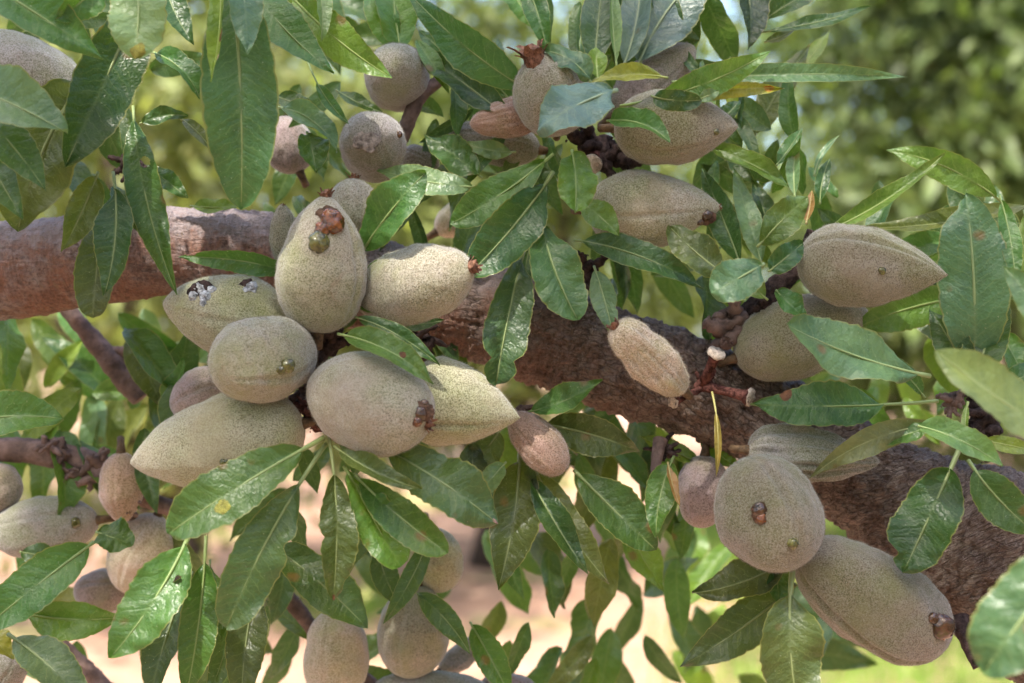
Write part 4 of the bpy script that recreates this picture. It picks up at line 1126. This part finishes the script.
# ------------------------------------------------------------------ orchard trees in the distance
def tree(x, y, h, rad, seed, label, col, nleaf=9000, low=.28, size=.13):
    r, mat = blades('crown', 0, seed, None, 0, col, trans=.45)
    rn = random.Random(seed)
    root = empty('orchard_tree', Vector((x, y, 0)), label, 'tree', 'orchard trees beyond')
    # trunk and limbs
    vs, fs = [], []
    def add(pts, rads):
        v, f = tube_data(pts, rads, 10); b = len(vs)
        vs.extend(v); fs.extend(tuple(b + i for i in q) for q in f)
    th = h * low * 1.15
    add([Vector((0, 0, -.05)), Vector((rn.uniform(-.05, .05), 0, th * .5)), Vector((rn.uniform(-.1, .1), 0, th))], [h * .035, h * .028, h * .026])
    tips = []
    for k in range(7):
        a = 2 * math.pi * k / 7 + rn.uniform(-.3, .3)
        e = Vector((math.cos(a) * rad * .6, math.sin(a) * rad * .6, h * rn.uniform(.55, .9)))
        s = Vector((0, 0, th * .95))
        m = s.lerp(e, .5) + Vector((0, 0, -.1 * h * rn.random()))
        add([s, m, e], [h * .017, h * .012, h * .004]); tips.append(e); tips.append(m)
    link_mesh('trunk', mesh_from('trunk', vs, fs), M['trunk'], root)
    # crown: leaf clumps through the volume
    P_, N_ = [], []
    clumps = 90
    for k in range(clumps):
        d = r.normal(0, 1, 3); d /= np.linalg.norm(d)
        q = r.random() ** .4
        c = np.array([d[0] * rad * q, d[1] * rad * q, h * (low + (1 - low) * .5) + d[2] * h * (1 - low) * .5 * q])
        m = nleaf // clumps
        s = rad * r.uniform(.10, .22)
        p = c + r.normal(0, s, (m, 3)) * np.array([1, 1, .7])
        P_.append(p); N_.append(np.tile(d, (m, 1)))
    V, F = leafcloud(np.concatenate(P_), np.concatenate(N_), size, r)
    link_mesh('crown', np_mesh('crown', V, F), mat, root)
tree(3.1, 7.2, 4.8, 1.9, 21, 'big leafy orchard tree filling the view past the seamed almond', (.085, .125, .035), 24000, .08, .15)
tree(-.15, 9.0, 4.6, 1.8, 22, 'sunny orchard tree behind the middle of the branch', (.15, .19, .055), 11000, .10, .15)
tree(-1.8, 6.9, 4.6, 1.8, 23, 'yellow-green orchard tree behind the huge hanging leaf', (.17, .205, .065), 12000, .10, .14)
tree(-4.6, 10.5, 4.8, 2.2, 24, 'orchard tree farther off behind the top corner leaves', (.17, .21, .05), 9000, .10, .18)
tree(5.6, 12.5, 5.6, 2.5, 25, 'orchard tree farther off at the far side of the big leafy one', (.11, .15, .04), 14000, .10, .18)
tree(3.0, 15, 4.5, 2.5, 26, 'distant orchard tree in the row behind the sunny one', (.15, .19, .05), 7000, .10, .2)
tree(-2.2, 16, 5.2, 2.8, 27, 'distant orchard tree behind the yellow-green one', (.17, .21, .05), 7000, .10, .2)
tree(8.5, 18, 5.6, 2.8, 28, 'most distant orchard tree at the end of the row', (.11, .15, .045), 7000, .10, .2)

# unseen leaves of this tree, added toward the sun to shade the branch
r, cm = blades('sun_shade', 0, 9, None, 0, (.045, .10, .03), trans=.25)
sdir = np.array([math.sin(R(SUN_ROT)) * math.cos(R(SUN_EL)), math.cos(R(SUN_ROT)) * math.cos(R(SUN_EL)), math.sin(R(SUN_EL))])
e1 = np.cross(sdir, [0, 0, 1.]); e1 /= np.linalg.norm(e1); e2 = np.cross(sdir, e1)
q = r.uniform(-1, 1, (SUN_SHADE_N, 2)); q = q[(q ** 2).sum(1) < 1]
pts = np.array([0, .45, 1.5]) + sdir * r.uniform(.75, 1.7, (len(q), 1)) + e1 * q[:, :1] * .52 + e2 * q[:, 1:] * .5
V, F = leafcloud(pts, np.tile(sdir, (len(pts), 1)), .085, r)
co = link_mesh('sun_shade_foliage', np_mesh('sun_shade_foliage', V, F), cm); tag(co, kind='stuff')

# unseen orchard foliage behind the viewer, added to cut the front light
r, bm_ = blades('front_shade_foliage', 0, 14, None, 0, (.06, .10, .03), trans=.3)
ang = r.uniform(0, 2 * math.pi, 15000) * .62 + math.pi * .88
rr = r.uniform(3.2, 5.2, 15000)
pts = np.stack([rr * np.cos(ang), rr * np.sin(ang), r.uniform(.2, 4.6, 15000)], 1)
V, F = leafcloud(pts, pts * [-1, -1, 0] / rr[:, None], .22, r)
oo = link_mesh('front_shade_foliage', np_mesh('front_shade_foliage', V, F), bm_); tag(oo, kind='stuff')



# ------------------------------------------------------------------ world, sun, camera
world = bpy.data.worlds.new('World')
scene.world = world
world.use_nodes = True
wt = world.node_tree
bg = wt.nodes['Background']
sky = wt.nodes.new('ShaderNodeTexSky')
sky.sky_type = 'NISHITA'
sky.sun_disc = False
sky.sun_elevation = R(SUN_EL); sky.sun_rotation = R(SUN_ROT)
sky.dust_density = 3.0; sky.air_density = 0.75; sky.ozone_density = 0.6
wt.links.new(sky.outputs[0], bg.inputs[0])
bg.inputs[1].default_value = 0.15
sl = bpy.data.lights.new('sun', 'SUN')
sl.energy = 2.5
sl.angle = R(1.2)
sl.color = (1.0, 0.94, 0.84)
so = bpy.data.objects.new('sun', sl); COL.objects.link(so)
sd_ = Vector((math.sin(R(SUN_ROT)) * math.cos(R(SUN_EL)), math.cos(R(SUN_ROT)) * math.cos(R(SUN_EL)), math.sin(R(SUN_EL))))
so.rotation_euler = (-sd_).to_track_quat('-Z', 'Y').to_euler()
so.location = (0, 0, 6)

cd = bpy.data.cameras.new('camera')
cam_o = bpy.data.objects.new('camera', cd); COL.objects.link(cam_o)
cam_o.location = CAM
cam_o.rotation_euler = (R(90), 0, 0)
cd.sensor_width = 36
cd.lens = 36 * D0 / FRAME_W
cd.clip_start = 0.01; cd.clip_end = 2000
cd.dof.use_dof = True
cd.dof.focus_distance = D0 - 0.020
cd.dof.aperture_fstop = 11
scene.camera = cam_o

scene.view_settings.view_transform = 'Standard'
scene.view_settings.look = 'None'
scene.view_settings.gamma = 1
scene.view_settings.use_curve_mapping = False
scene.view_settings.exposure = 2.18
scene.cycles.use_denoising = True
scene.cycles.max_bounces = 8
scene.cycles.transparent_max_bounces = 6
scene.cycles.caustics_reflective = False
scene.cycles.caustics_refractive = False
scene.cycles.sample_clamp_indirect = 8
